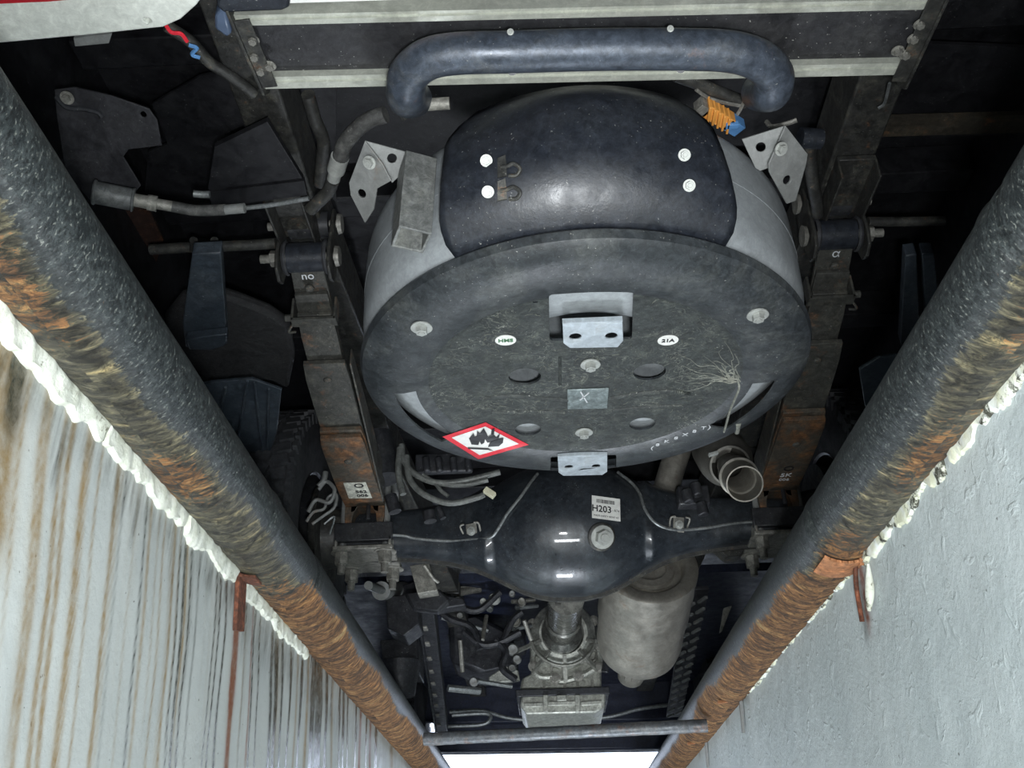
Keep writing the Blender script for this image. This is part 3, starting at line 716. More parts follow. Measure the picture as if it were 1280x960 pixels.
# ---- springs with shackles, on both sides
LEAVES = [(0, 1.575, 2.93, .0, .072), (1, 1.63, 2.90, .012, .074), (2, 1.67, 2.88, .023, .078), (3, 1.785, 2.85, .040, .098), (4, 1.99, 2.68, .054, .104), (5, 2.0, 2.6, .067, .104)]
def zs_(y): return 1.042 + .135 * ((2.36 - y) / .76) ** 2
for s in (-1, 1):
    x = XC + s * .54
    side = 'left' if s < 0 else 'right'
    # main leaf with eye
    def leaf(y0, y1, off, w, th=.0095, eye=False):
        bm = new(); n = 22; prev = None
        for i in range(n + 1):
            y = y0 + (y1 - y0) * i / n; z = zs_(y) - off
            c = [(-1, 0), (1, 0), (1, th), (-1, th)]
            ww = w * (1 if 0 < i < n else .93)
            ring = [bm.verts.new((x + q[0] * ww / 2, y, z + q[1])) for q in c]
            if prev:
                for k in range(4): bm.faces.new((prev[k], prev[(k + 1) % 4], ring[(k + 1) % 4], ring[k]))
            else: bm.faces.new(ring)
            prev = ring
        bm.faces.new(prev[::-1])
        if eye:
            cyl(bm, (x - w / 2, 1.572, zs_(1.575) + .022), (x + w / 2, 1.572, zs_(1.575) + .022), .029, seg=28)
        return bm
    sp = obj('leaf_spring', leaf(1.575, 2.93, 0, .072, eye=True), M['leaf'], T, 'rust-streaked leaf spring pack on the %s' % side, bev=.001)
    for k, a, b, off, w in LEAVES[1:]:
        obj('leaf', leaf(a, b, off, w, .0095 if k < 3 else .011), M['leaf_rust'] if k > 3 else M['leaf'], sp, {3: 'dark leaf with a clear gap at its end', 4: 'leaf edged with orange rust', 5: 'orange-rusted lowest leaf'}.get(k), bev=.0012)
    # rebound clip
    yc = 1.675; zc = zs_(yc) - .034
    bm = new(); bx(bm, (x, yc, zc), (.092, .028, .006)); bx(bm, (x - .045, yc, zc + .025), (.005, .028, .055)); bx(bm, (x + .045, yc, zc + .025), (.005, .028, .055))
    cyl(bm, (x + s * .046, yc, zc + .012), (x + s * .062, yc, zc + .012), .008, seg=8); tube(bm, [(x + s * .05, yc + .02, zc + .01), (x + s * .062, yc + .035, zc), (x + s * .05, yc + .045, zc + .006)], .003, 6)
    obj('rebound_clip', bm, M['leaf'], sp, bev=.0015)
    for y in (1.615, 1.835, 2.10):
        off = .012 if y < 1.7 else (.040 if y < 1.9 else .067)
        bm = new(); z = zs_(y) - off
        lathe(bm, [(.0, -.004), (.007, -.004), (.010, -.001), (.010, .003), (0, .003)][::-1], (x, y, z), (0, 0, 1), 16); obj('rivet', bm, M['leaf'], sp)
    if s < 0:
        c = Vector((x + .002, 2.245, zs_(2.245) - .0675)); yv = Vector((0, -1, .06)).normalized(); xv = Vector((1, 0, 0)); nn = Vector((0, -.06, -1)).normalized()
        bm = new(); slab(bm, [[c + xv * p + yv * q for p, q in ((-.034, -.042), (.026, -.045), (.024, .045), (-.032, .045))]], nn, .0006)
        st = obj('paper_label', bm, metal('worn_paper_label', (.42, .42, .36), .7, 0, .5, (.16, .12, .08), 0, .1), sp, 'worn white paper label with a circle and digits', sm=0)
        word('lettering', 'O', c + nn * .001 + yv * .027 + xv * .004, xv, yv, .032, M['ink'], st, bold=.0006)
        word('lettering', '562', c + nn * .001 - yv * .006 + xv * .004, xv, yv, .020, M['ink'], st, bold=.0005)
        word('lettering', '006', c + nn * .001 - yv * .028 + xv * .004, xv, yv, .020, M['ink'], st, bold=.0005)
    else:
        c = Vector((x + .004, 2.245, zs_(2.245) - .0682)); yv = Vector((0, -1, .06)).normalized(); xv = Vector((1, 0, 0)); nn = Vector((0, -.06, -1)).normalized()
        word('painted_lettering', 'O', c + yv * .03, xv, yv, .034, M['ink'], sp, bold=.0006)
        word('painted_lettering', '5K', c - yv * .004, xv, yv, .026, M['chalk'], sp)
        word('painted_lettering', '006', c - yv * .028, xv, yv, .018, M['chalk'], sp)
    # inner side liner plate running beside the pack
    bm = new(); q0 = [(x - s * .053, 1.80, zs_(1.8) - .03), (x - s * .053, 1.80, zs_(1.8) + .01), (x - s * .053, 2.3, 1.05), (x - s * .053, 2.3, .968)]
    slab(bm, [[Vector(p) for p in q0]], (-s, 0, 0), .004); obj('side_plate', bm, M['leaf'], sp, bev=.001)
    # shackle
    ez = zs_(1.575) + .022
    sh = None
    for d in (-1, 1):
        xx = x + d * .049
        bm = new(); outl = []
        for (yy, zz) in ((1.555, 1.315), (1.60, 1.325), (1.605, 1.26), (1.598, 1.19), (1.59, 1.160), (1.572, 1.150), (1.552, 1.162), (1.545, 1.19), (1.55, 1.26)): outl.append(Vector((xx, yy, zz)))
        outl = [Vector((p.x, 1.572 + (p.y - 1.572) * 1.35, p.z)) for p in outl]
        slab(bm, [outl], (d, 0, 0), .007)
        o = obj('shackle', bm, M['iron'], T, 'greasy shackle plate on the %s side of the %s spring eye' % ('outer' if d == s else 'inner', side), bev=.002)
        if d == s: sh = o
        bm = new(); lathe(bm, [(.034, 0), (.037, .004), (.034, .009)], (x + d * .037 - (0 if d > 0 else 0), 1.572, ez), (d, 0, 0), 24); obj('rubber_bush', bm, M['rubber'], o)
    for zz, L in ((ez, .035), (1.292, .028)):
        bm = new(); cyl(bm, (x - s * .062, 1.572, zz), (x + s * (.06 + L), 1.572, zz), .009, seg=14)
        bmesh.ops.create_cone(bm, cap_ends=True, segments=6, radius1=.017, radius2=.017, depth=.016, matrix=Matrix.Translation((x + s * .066, 1.572, zz)) @ Matrix.Rotation(math.pi / 2, 4, 'Y'))
        bmesh.ops.create_cone(bm, cap_ends=True, segments=20, radius1=.022, radius2=.020, depth=.008, matrix=Matrix.Translation((x - s * .064, 1.572, zz)) @ Matrix.Rotation(math.pi / 2, 4, 'Y'))
        obj('shackle_pin', bm, M['nut'], sh)
    bm = new(); cyl(bm, (x - .042, 1.572, 1.292), (x + .042, 1.572, 1.292), .028, seg=24); obj('hanger_tube', bm, M['black'], sh)
    # glossy sleeve on the eye
    bm = new(); cyl(bm, (x - .037, 1.572, ez), (x + .037, 1.572, ez), .0305, seg=32); obj('eye_sleeve', bm, M['shield'], sh, 'glossy blue-black eye sleeve')
    word('paint_mark', 'no' if s < 0 else 'α', (x - .004, 1.590, zs_(1.59) - .0135) if False else (x, 1.612 - .02, zs_(1.60) - .0022), (1, 0, 0), (0, -.95, .3), .026, M['chalk'], sp)

# ---- rear axle
AY, AZ = 2.43, .922
prof = [(0, .172), (.04, .171), (.08, .164), (.12, .151), (.16, .132), (.20, .111), (.25, .089), (.31, .073), (.38, .063), (.46, .057), (.63, .053)]
def axr(t):
    t = abs(t)
    for (a, ra), (b, rb) in zip(prof, prof[1:]):
        if t <= b:
            k = (t - a) / (b - a); return ra + (rb - ra) * k
    return prof[-1][1]
bm = new(); prev = None; N = 120
for i in range(N + 1):
    t = -.66 + 1.32 * i / N; r = axr(t); ring = []
    bulge = 1 + .0 * t
    for k in range(40):
        a = 2 * math.pi * k / 40
        cy, cz = math.cos(a), math.sin(a)
        # flat bottom flange edge: slightly squared section on the arms, dome on the cover
        f = (abs(cy) ** 3.2 + abs(cz) ** 3.2) ** (-1 / 3.2) if abs(t) > .2 else 1
        ring.append(bm.verts.new((XC - .01 + t, AY + r * cy * f * (1.0), AZ + r * cz * f * 1.06)))
    if prev:
        for k in range(40): bm.faces.new((prev[k], prev[(k + 1) % 40], ring[(k + 1) % 40], ring[k]))
    else: bm.faces.new(ring)
    prev = ring
bm.faces.new(prev[::-1])
ax = obj('rear_axle', bm, M['axle'], T, 'glossy black rear axle housing with bulging differential', sm=70)
# welded seam / dirty flange along the bottom front
bm = new(); pts = []
for i in range(61):
    t = -.6 + 1.2 * i / 60; r = axr(t) + .002; a = math.radians(-84)
    pts.append((XC - .01 + t, AY + r * math.cos(a), AZ + r * math.sin(a) * 1.06))
prev = None
for p in pts:
    p = Vector(p); ring = [bm.verts.new(p + Vector(q)) for q in ((0, -.004, .004), (0, -.003, -.007), (0, .004, -.008), (0, .012, .004))]
    if prev:
        for k in range(4): bm.faces.new((prev[k], prev[(k + 1) % 4], ring[(k + 1) % 4], ring[k]))
    prev = ring
obj('seam_flange', bm, M['iron'], ax, 'dusty welded seam along the axle underside')
def on_axle(px, py, out=0):
    """point on the axle surface seen at this pixel"""
    r = ray(px, py).normalized(); t = 1.5
    while t < 4:
        p = r * t; rr = math.hypot(p.y - AY, (p.z - AZ) / 1.06)
        if rr < axr(p.x - XC + .01) + out: break
        t += .002
    n = Vector((0, p.y - AY, p.z - AZ)).normalized()
    e = .01; n.x = -(axr(p.x + e - XC + .01) - axr(p.x - e - XC + .01)) / (2 * e)
    return p, n.normalized()
p, n = on_axle(752, 671)
bm = new(); lathe(bm, [(.036, -.012), (.036, .001), (.031, .005), (.02, .005), (0, .005)], p, n, 28); obj('plug_boss', bm, M['iron'], ax)
bolt_at(bolt_me, 'filler_plug', ax, p + n * .004, n, 'zinc hexagon filler plug', 1.75)
# label on the differential
p, n = on_axle(757, 636)
xd = (Vector((1, 0, 0)) - n * n.x).normalized(); xd = (xd + Vector((0, 0, -.06))).normalized(); xd = (xd - n * xd.dot(n)).normalized(); yd = n.cross(xd)
p = p + n * .003
bm = new(); slab(bm, [[p + xd * a + yd * b for a, b in ((-.038, -.030), (.038, -.030), (.038, .030), (-.038, .030))]], n, .0008)
lab = obj('label_sticker', bm, M['white'], ax, 'white printed barcode label', sm=0)
word('lettering', 'H203', p + n * .001 - xd * .012 - yd * .004, xd, yd, .024, M['ink'], lab, bold=.0004)
word('lettering', '- R74', p + n * .001 + xd * .026 - yd * .004, xd, yd, .0085, M['ink'], lab)
word('lettering', 'MADE-SAFETY BOX7 4/5', p + n * .001 - yd * .022, xd, yd, .0062, M['ink'], lab)
bm = new(); u = -.026
while u < .024:
    w = random.choice((.0007, .0012, .0018)); q = p + n * .001 + xd * u + yd * .017
    slab(bm, [[q + yd * -.005, q + xd * w - yd * .005, q + xd * w + yd * .005, q + yd * .005]], n, .0002); u += w + random.choice((.0006, .001))
bars = obj('barcode', bm, M['ink'], lab, sm=0); bars['kind'] = 'stuff'
# brake line with clips
def axle_line(pts, r, name, mat, lift=.006, parent=ax):
    bm = new(); P = []
    for px, py in pts:
        q, nn = on_axle(px, py, lift); P.append(q if q.y < 3 else at(px, py, Y=AY - .06))
    tube(bm, P, r, 8, 5); return obj(name, bm, mat, parent)
axle_line([(412, 670), (450, 669), (500, 669), (520, 673), (560, 676), (590, 674), (612, 672), (622, 662), (634, 642), (650, 622), (664, 602), (672, 592)], .0042, 'brake_line', M['line'])
axle_line([(772, 590), (790, 604), (800, 618), (806, 636), (820, 654), (844, 662), (880, 660), (920, 654), (960, 651), (1005, 648)], .0042, 'brake_line', M['line'])
for px, py in ((590, 664), (848, 656)):
    q, nn = on_axle(px, py, .004)
    bm = new(); F = frame_from(nn)
    bx(bm, q, (.030, .040, .006), F); tube(bm, [q + F @ Vector((-.024, -.006, 0)), q + F @ Vector((-.026, .016, .012)), q + F @ Vector((-.014, .02, .014))], .003, 6); tube(bm, [q + F @ Vector((.024, -.006, 0)), q + F @ Vector((.026, .016, .012)), q + F @ Vector((.014, .02, .014))], .003, 6)
    o = obj('line_clip', bm, M['nut'], ax, bev=.001)
    bolt_at(flange_me, 'bolt', ax, q + nn * .004, nn, scale=.7)

# axle ends: clamps, u-bolts, plates
for s in (-1, 1):
    x = XC + s * .54
    side = 'left' if s < 0 else 'right'
    bm = new(); bx(bm, (x, AY, AZ - .062), (.155, .19, .012)); bx(bm, (x, AY, AZ - .045), (.15, .012, .03)); bx(bm, (x - .07, AY, AZ - .045), (.008, .19, .03)); bx(bm, (x + .07, AY, AZ - .045), (.008, .19, .03))
    pad = obj('clamp_plate', bm, M['nut'], ax, 'grey-brown clamp plate under the %s axle end' % side, bev=.003)
    for dx in (-.056, .056):
        for dy in (-.07, .07):
            bolt_at(nut_me, 'clamp_nut', ax, (x + dx, AY + dy, AZ - .068), (0, 0, -1))
        bm = new(); zt_ = zs_(AY) + .03
        tube(bm, [(x + dx, AY - .07, AZ - .065), (x + dx, AY - .07, zt_ - .04), (x + dx, AY - .06, zt_), (x + dx, AY, zt_ + .012), (x + dx, AY + .06, zt_), (x + dx, AY + .07, zt_ - .04), (x + dx, AY + .07, AZ - .065)], .0095, 12, 5)
        obj('u_bolt', bm, M['galv'], ax)
    # spring seat: arch standing on the axle
    yp = AY - .088; zb = AZ + .0; ztp = zs_(AY) - .068
    bm = new(); o1 = [(-.052, ztp), (.052, ztp), (.052, zb + .02), (.046, zb - .01), (.036, zb - .012), (.030, zb + .030), (.020, zb + .052), (-.020, zb + .052), (-.030, zb + .030), (-.036, zb - .012), (-.046, zb - .01), (-.052, zb + .02)]
    slab(bm, [[Vector((x + a, yp, b)) for a, b in o1]], (0, 1, 0), .17)
    obj('spring_seat', bm, M['leaf_rust'], ax, 'rusty arched spring seat on the %s' % side, bev=.003)
    bm = new(); bx(bm, (x, AY - .085, AZ - .02), (.15, .02, .05)); cyl(bm, (x + .012, AY - .1, AZ + .01), (x + .012, AY - .1, AZ + .05), .006, seg=10); obj('bump_block', bm, M['black'], ax, bev=.003)
    # bearing end and backing plate
    bm = new(); cyl(bm, (XC + s * .60, AY, AZ), (XC + s * .66, AY, AZ), .075, .085); cyl(bm, (XC + s * .655, AY, AZ), (XC + s * .672, AY, AZ), .15, .145, 40)
    obj('brake_drum', bm, M['iron'], ax)
    bm = new(); tube(bm, [at(405, 655, Y=AY - .13), at(418, 646, Y=AY - .13), at(412, 668, Y=AY - .1)] if s < 0 else [at(1000, 648, Y=AY - .1), at(1008, 640, Y=AY - .1), at(1015, 655, Y=AY - .1)], .003, 6); obj('brake_pipe', bm, M['line'], ax)
# shock absorber on the left and mounting lugs
bm = new(); cyl(bm, (XC - .56, 2.56, .83), (XC - .565, 2.95, .93), .012); cyl(bm, (XC - .565, 2.8, .89), (XC - .57, 3.3, 1.05), .028)
obj('shock_absorber', bm, M['galv'], T, 'pale shock absorber rod below the left axle end')
bm = new(); slab(bm, [pxl([(512, 707), (536, 703), (547, 738), (522, 742)], Y=2.55)], (0, 1, 0), .05); tube(bm, [at(530, 706, Y=2.5), at(541, 722, Y=2.52), at(548, 728, Y=2.54)], .005, 8)
obj('shock_mount', bm, M['nut'], T, 'grey folded bracket below the axle', bev=.003)
bm = new(); slab(bm, [pxl([(892, 682), (938, 676), (926, 694), (908, 696)], Y=2.5)], (0, 1, 0), .05); obj('shock_mount', bm, M['iron'], T, bev=.003)
bm = new(); slab(bm, [pxl([(505, 742), (550, 736), (562, 750), (548, 764), (515, 760)], Y=2.62)], (0, 1, 0), .04); obj('bump_stop', bm, M['engine'], T, bev=.006)

# ---- wheels
def wheel(x, y, s, label):
    R, w = .372, .205; cz = GR + R
    bm = new(); c = Vector((x, y, cz))
    F = (1 if s > 0 else -1)
    prof = [(.205, -w * .42), (.26, -w * .50), (.33, -w * .49), (.352, -w * .44), (.362, -w * .36), (.366, 0), (.362, w * .36), (.352, w * .44), (.33, w * .49), (.26, w * .5), (.205, w * .42), (.195, 0), (.205, -w * .42)]
    lathe(bm, prof, c, (1, 0, 0), 64)
    t = obj('tyre', bm, M['rubber'], T, label)
    bm = new()
    for k in range(56):
        a = 2 * math.pi * k / 56
        for j, o in enumerate((-.072, -.026, .026, .072)):
            aa = a + (.03 if j % 2 else 0) + .012 * j
            Rm = Matrix.Rotation(aa, 3, 'X') @ Matrix.Rotation(.25 if j % 2 else -.25, 3, 'Z')
            bx(bm, c + Matrix.Rotation(aa, 3, 'X') @ Vector((o, 0, .368)), (.036, .030, .012), Rm)
        Rm = Matrix.Rotation(a, 3, 'X')
        for q in (-1, 1): bx(bm, c + Rm @ Vector((q * .096, 0, .350)), (.012, .024, .028), Rm)
    tr = obj('tread', bm, M['rubber'], t, sm=0); tr['kind'] = 'stuff'
    bm = new(); inn = -s
    lathe(bm, [(.207, inn * .09), (.20, inn * .085), (.195, inn * .03), (.19, -inn * .05), (.06, -inn * .06)], c, (1, 0, 0), 48)
    rim = obj('rim', bm, M['black'], t)
    bm = new()
    for k in range(10):
        a = 2 * math.pi * k / 10; Rm = Matrix.Rotation(a, 3, 'X')
        bx(bm, c + Rm @ Vector((-inn * .03, 0, .13)), (.03, .035, .13), Rm)
    obj('spoke', bm, M['galv'], t, bev=.004)
wheel(XC - .665 - .105, AY, -1, 'black ribbed rear tyre beside the left spring')
wheel(XC + .665 + .105, AY, 1, 'black rear tyre half hidden behind the right spring')
wheel(XC - .80, 5.0, -1, 'front tyre on the left'); wheel(XC + .80, 5.0, 1, 'front tyre on the right')
# knotted cable and hose bits in front of the left wheel
bm = new()
tube(bm, [at(x, y, Y=2.2) for x, y in ((385, 640), (395, 625), (412, 628), (418, 612), (408, 602), (398, 612))], .005, 8)
tube(bm, [at(x, y, Y=2.22) for x, y in ((383, 652), (392, 640), (405, 636), (410, 622), (420, 618), (418, 634), (404, 645), (390, 655))], .004, 8)
tube(bm, [at(x, y, Y=2.2) for x, y in ((398, 608), (405, 600), (407, 590))], .007, 8)
obj('brake_hose', bm, M['galv'], T, 'tangled pale brake hose in front of the left wheel')

# ---- ring gas tank
TX, TY = .090, 1.405
bm = new(); prof = []
for k in range(41):
    a = 2 * math.pi * k / 40; ca, sa = math.cos(a), math.sin(a)
    prof.append((.250 + .123 * (abs(ca) ** .65) * (1 if ca > 0 else -1), .945 + .134 * (abs(sa) ** .42) * (1 if sa > 0 else -1)))
lathe(bm, prof, (0, 0, 0), (0, 0, 1), 120)
for v in bm.verts: v.co = Vector((TX + v.co.x, TY + v.co.y * 1.03, v.co.z))
tank = obj('gas_tank', bm, M['torus'], T, 'grey ring-shaped gas tank slung behind the axle', sm=60)
# two weld lines
bm = new(); lathe(bm, [(.368, -.006), (.3735, 0), (.368, .006)], (0, 0, 0), (0, 0, 1), 120)
for v in bm.verts: v.co = Vector((TX + v.co.x, TY + v.co.y * 1.03, .945 + v.co.z))
obj('weld_seam', bm, M['torus'], tank)
# cover plate with cut-outs (boolean)
ZP = .797
PTY, PSY = 1.41, 1.01
bm = new()
pr = [(0, 0), (.20, 0), (.252, 0), (.262, -.003), (.272, -.007), (.305, -.010), (.338, -.007), (.360, .001), (.371, .010), (.375, .022)]
pr2 = [(r - (.003 if r > .34 else 0), z + .004) for r, z in pr[::-1]]
lathe(bm, pr + pr2, (0, 0, 0), (0, 0, 1), 128)
bmesh.ops.remove_doubles(bm, verts=bm.verts[:], dist=1e-6)
def plz(px, py): p = at(px, py, Z=ZP); return Vector((p.x - TX, (p.y - PTY) / PSY, 0))
cut = new()
def cutter(loop): slab(cut, [[Vector((p.x, p.y, -.03)) for p in loop]], (0, 0, 1), .06)
for a0, a1 in ((1, 36), (144, 181)):
    lp = [Vector((.322 * math.cos(math.radians(a)), .322 * math.sin(math.radians(a)), 0)) for a in range(a0, a1, 3)] + [Vector((.284 * math.cos(math.radians(a)), .284 * math.sin(math.radians(a)), 0)) for a in range(a1, a0, -3)]
    cutter(lp)
for px, py, r in ((656, 471, .027), (812, 465, .027), (660, 537, .024), (803, 530, .024)): cutter(circ(plz(px, py), r, n=28))
def rrect(pts, r=.008):
    out = []; P = [plz(*p) for p in pts]; n = len(P)
    for i in range(n):
        a, b, c = P[i - 1], P[i], P[(i + 1) % n]; u = (a - b).normalized() * r; v = (c - b).normalized() * r
        for t in (0, .33, .66, 1): out.append((b + u) * (1 - t) ** 2 + b * 2 * t * (1 - t) + (b + v) * t * t)
    return out
cutter(rrect([(686, 363), (792, 361), (790, 424), (687, 426)])); cutter(rrect([(688, 567), (770, 564), (770, 583), (688, 586)], .004))
cutter(circ(plz(669, 377), .004, n=12))
meC = bpy.data.meshes.new('cut'); bmesh.ops.recalc_face_normals(cut, faces=cut.faces[:]); cut.to_mesh(meC); cut.free(); oc = bpy.data.objects.new('cut', meC); COL.objects.link(oc)
bmesh.ops.recalc_face_normals(bm, faces=bm.faces[:])
meP = bpy.data.meshes.new('plate'); bm.to_mesh(meP); bm.free(); op = bpy.data.objects.new('plate', meP); COL.objects.link(op)
md = op.modifiers.new('b', 'BOOLEAN'); md.operation = 'DIFFERENCE'; md.solver = 'EXACT'; md.object = oc
me = bpy.data.meshes.new_from_object(op.evaluated_get(bpy.context.evaluated_depsgraph_get()))
bpy.data.objects.remove(op); bpy.data.objects.remove(oc)
bm = new(); bm.from_mesh(me)
for v in bm.verts: v.co = Vector((TX + v.co.x, PTY + v.co.y * PSY, ZP + v.co.z))
for f in bm.faces: f.material_index = 0
me.materials.clear()
for f in bm.faces:
    c = f.calc_center_median(); f.material_index = 1 if math.hypot(c.x - TX, (c.y - PTY) / PSY) < .262 and abs(f.normal.z) > .9 else 0
cover = obj('cover_plate', bm, [M['plate'], M['flat']], tank, 'round dusty black cover plate with slots and holes', sm=25)
# raised ribs on the cover plate
def zpl(px, py, d=0): return at(px, py, Z=ZP - d)
def zps(px, py, d=0):
    z = 0
    for _ in range(4):
        p = at(px, py, Z=ZP + z); rad = math.hypot(p.x - TX, (p.y - PTY) / PSY)
        for (a, b), (c, e_) in zip(pr, pr[1:]):
            if a <= rad <= c: z = b + (e_ - b) * (rad - a) / (c - a)
    return at(px, py, Z=ZP + z - d)
bm = new(); tube(bm, [zpl(x, y, -.001) for x, y in ((606, 497), (640, 494), (680, 497), (710, 499))], .0055, 10); tube(bm, [zpl(x, y, -.001) for x, y in ((762, 497), (800, 491), (840, 488), (862, 492))], .0055, 10)
tube(bm, [zpl(x, y, -.001) for x, y in ((615, 515), (660, 514), (706, 515))], .0045, 10); tube(bm, [zpl(x, y, -.001) for x, y in ((765, 512), (810, 508), (852, 506))], .0045, 10)
obj('pressed_rib', bm, M['flat'], cover if False else tank, 'pressed ribs across the plate')
bm = new(); tube(bm, [zpl(x, y, -.001) for x, y in ((690, 438), (705, 437), (735, 440), (765, 437), (790, 432))], .003, 8); tube(bm, [zpl(x, y, -.001) for x, y in ((700, 445), (700, 480))], .003, 8)
obj('pressed_rib', bm, M['flat'], tank)
bm = new(); slab(bm, [[zpl(*p) for p in ((709, 486), (761, 484), (759, 509), (709, 510))]], (0, 0, -1), .003); idp = obj('rating_plate', bm, metal('dull_rating_plate', (.16, .19, .19), .4, .4, .4, (.10, .11, .10), .3, scale=30), tank, 'small dull grey rating plate', bev=.001)
bm = new(); 
for a, b in (((726, 490), (734, 503)), ((736, 491), (725, 500))): bar(bm, zpl(*a, .004), zpl(*b, .004), .002, .0015)
obj('scratched_mark', bm, M['chalk'], idp)
for px, py in ((527, 409), (947, 393)): bolt_at(flange_me, 'bolt', tank, zps(px, py, 0), (0, 0, -1), 'bright washer-head bolt', 1.0)
for px, py in ((738, 455), (730, 540)): bolt_at(flange_me, 'bolt', tank, at(px, py, Z=ZP - .001), (0, 0, -1), 'bright washer-head bolt', 1.0)
# tabs with two holes
def tab(pts, holes, hr, label, fold=None):
    bm = new(); slab(bm, [[zpl(*p, .006) for p in pts]] + [circ(zpl(*h, .006), hr, n=16) for h in holes], (0, 0, -1), .003)
    o = obj('mounting_tab', bm, M['tabm'], tank, label, bev=.0006)
    bm = new(); a, b = zpl(*pts[0], .009), zpl(*pts[1], .009); bx(bm, (a + b) / 2 + Vector((0, 0, .002)), (abs(b.x - a.x), .003, .008)); obj('tab_web', bm, M['tabm'], tank)
M['tabm'] = metal('pale_zinc_tab', (.36, .40, .43), .45, .4, .3, (.3, .26, .18), .1, .06, scale=20, bmp=.1, grain=.28)
tab([(703, 402), (778, 401), (779, 424), (772, 432), (712, 433), (704, 427)], [(719, 419), (764, 418)], .0095, 'pale zinc tab with two holes below the window')
tab([(697, 569), (759, 568), (759, 588), (753, 592), (704, 593), (698, 589)], [(711, 582), (745, 581)], .0085, 'pale zinc tab with two holes at the front edge')
# hazard diamond: red border, white field, black flame
hz = [(607, 528), (661, 556), (598, 574), (553, 546)]
def decal(q, d, n=16):
    """thin quad sticker laid on the plate surface"""
    bm = new(); G = []
    for i in range(n + 1):
        u = i / n; row = []
        for j in range(n + 1):
            v = j / n
            x = (q[0][0] * (1 - u) + q[1][0] * u) * (1 - v) + (q[3][0] * (1 - u) + q[2][0] * u) * v
            y = (q[0][1] * (1 - u) + q[1][1] * u) * (1 - v) + (q[3][1] * (1 - u) + q[2][1] * u) * v
            row.append(bm.verts.new(zps(x, y, d)))
        G.append(row)
    for a, b in zip(G, G[1:]):
        for k in range(n): bm.faces.new((a[k], a[k + 1], b[k + 1], b[k]))
    return bm
haz = obj('hazard_sticker', decal(hz, .0014), M['red'], tank, 'red-bordered white diamond with a black flame', sm=60)
cxh, cyh = 605, 551
inn = [(cxh + (x - cxh) * .78, cyh + (y - cyh) * .78) for x, y in hz]
obj('white_field', decal(inn, .0022), M['white'], haz, sm=60)
# flame outline from zoomed picture coordinates (zoom 2.667 at 400,320)
def zq(x, y): return (400 + x / 2.667, 320 + y / 2.667)
fl_ = [(505, 628), (497, 608), (512, 590), (516, 602), (522, 600), (524, 582), (533, 590), (540, 582), (546, 574), (556, 592), (560, 602), (570, 596), (572, 580), (582, 574), (580, 596), (588, 604), (600, 592), (596, 608), (612, 606), (610, 622), (596, 634), (560, 636), (566, 622), (576, 618), (558, 622), (550, 610), (548, 622), (538, 628), (532, 618), (528, 630)]
bm = new(); slab(bm, [[zps(*zq(*p), .0034) for p in fl_]], (0, 0, -1), .0004)
slab(bm, [[zps(*zq(*p), .0034) for p in ((492, 638), (560, 641), (578, 650), (560, 646), (494, 643))]], (0, 0, -1), .0004)
obj('flame_symbol', bm, M['ink'], haz, sm=0)
# oval stickers
for (px, py), txt, gm in (((632, 425), 'HMS', 'green'), ((835, 425), '21A', 'ink')):
    bm = new(); c = zpl(px, py); slab(bm, [circ(c, .0165, n=24, ry=.0145)], (0, 0, -1), .001); o = obj('inspection_sticker', bm, M['white'], tank, 'small white oval sticker with %s marks' % ('green' if gm == 'green' else 'dark'), sm=0)
    word('lettering', txt, c + Vector((0, 0, -.0015)), (1, 0, 0), (0, -1, 0), .012, M[gm], o, bold=.0004)
# hand-painted characters
for i, ch in enumerate('8 K 8 X 8 T'.replace(' ', '')):
    px, py = 822 + i * 11.5, 556 - i * 4.2
    word('painted_character', ch, zps(px, py, .0006), (1, -.02, 0), (0, -1, 0), .016, M['chalk'], tank)
for px, py in ((815, 560), (887, 534)):
    word('painted_character', '(' if px < 850 else ')', zps(px, py, .0006), (1, 0, 0), (0, -1, 0), .02, M['chalk'], tank)
# cracked sealant blob and scratches near the right slot
bm = new(); random.seed(11)
c0 = (921, 474)
for k in range(18):
    a = math.radians(88 + k * 6.6 + random.uniform(-4, 4)); L = random.uniform(18, 85)
    P = [zps(c0[0] + math.cos(a) * L * t + random.uniform(-5, 5), c0[1] - math.sin(a) * L * t * .62 + random.uniform(-4, 4), .0) for t in (0.05, .25, .45, .65, .85, 1)]
    tube(bm, P, lambda t: .0009 * (1 - t) + .0002, 5, 4)
tube(bm, [zps(x, y, 0) for x, y in ((922, 474), (924, 485), (918, 500), (912, 515), (908, 530), (905, 540))], .0022, 6); tube(bm, [zps(x, y, 0) for x, y in ((923, 530), (921, 540))], .005, 8)
o = obj('cracked_coating', bm, M['chalkd'] if 'chalkd' in M else metal('pale_cracked_coating', (.16, .165, .14), .7, 0, .5, (.4, .38, .3), .2), tank, 'pale cracks spreading from the right slot')
bm = new(); random.seed(5)
for k in range(230):
    a = random.uniform(0, 2 * math.pi); r = .25 * math.sqrt(random.random()); L = random.uniform(.0015, .007); d = random.uniform(0, math.pi)
    c = Vector((TX + r * math.cos(a), TY + r * 1.03 * math.sin(a), ZP - .0002)); v = Vector((math.cos(d), math.sin(d), 0)) * L
    q = [plz(656, 471), plz(812, 465), plz(660, 537), plz(803, 530)]
    if any((Vector((c.x - TX, c.y - TY, 0)) - w).length < .035 for w in q) or (abs(c.x - .096) < .075 and (c.y < 1.31 or c.y > 1.68)): continue
    pe = Vector((-v.y, v.x, 0)) * .3 * random.uniform(-1, 1)
    tube(bm, [c - v, c + pe, c + v], random.uniform(.0003, .0007), 4, 3)
o = obj('dirt_scratches', bm, metal('dried_dirt', (.09, .095, .08), .8, 0, .4, (.16, .16, .13), 0), tank); o['kind'] = 'stuff'

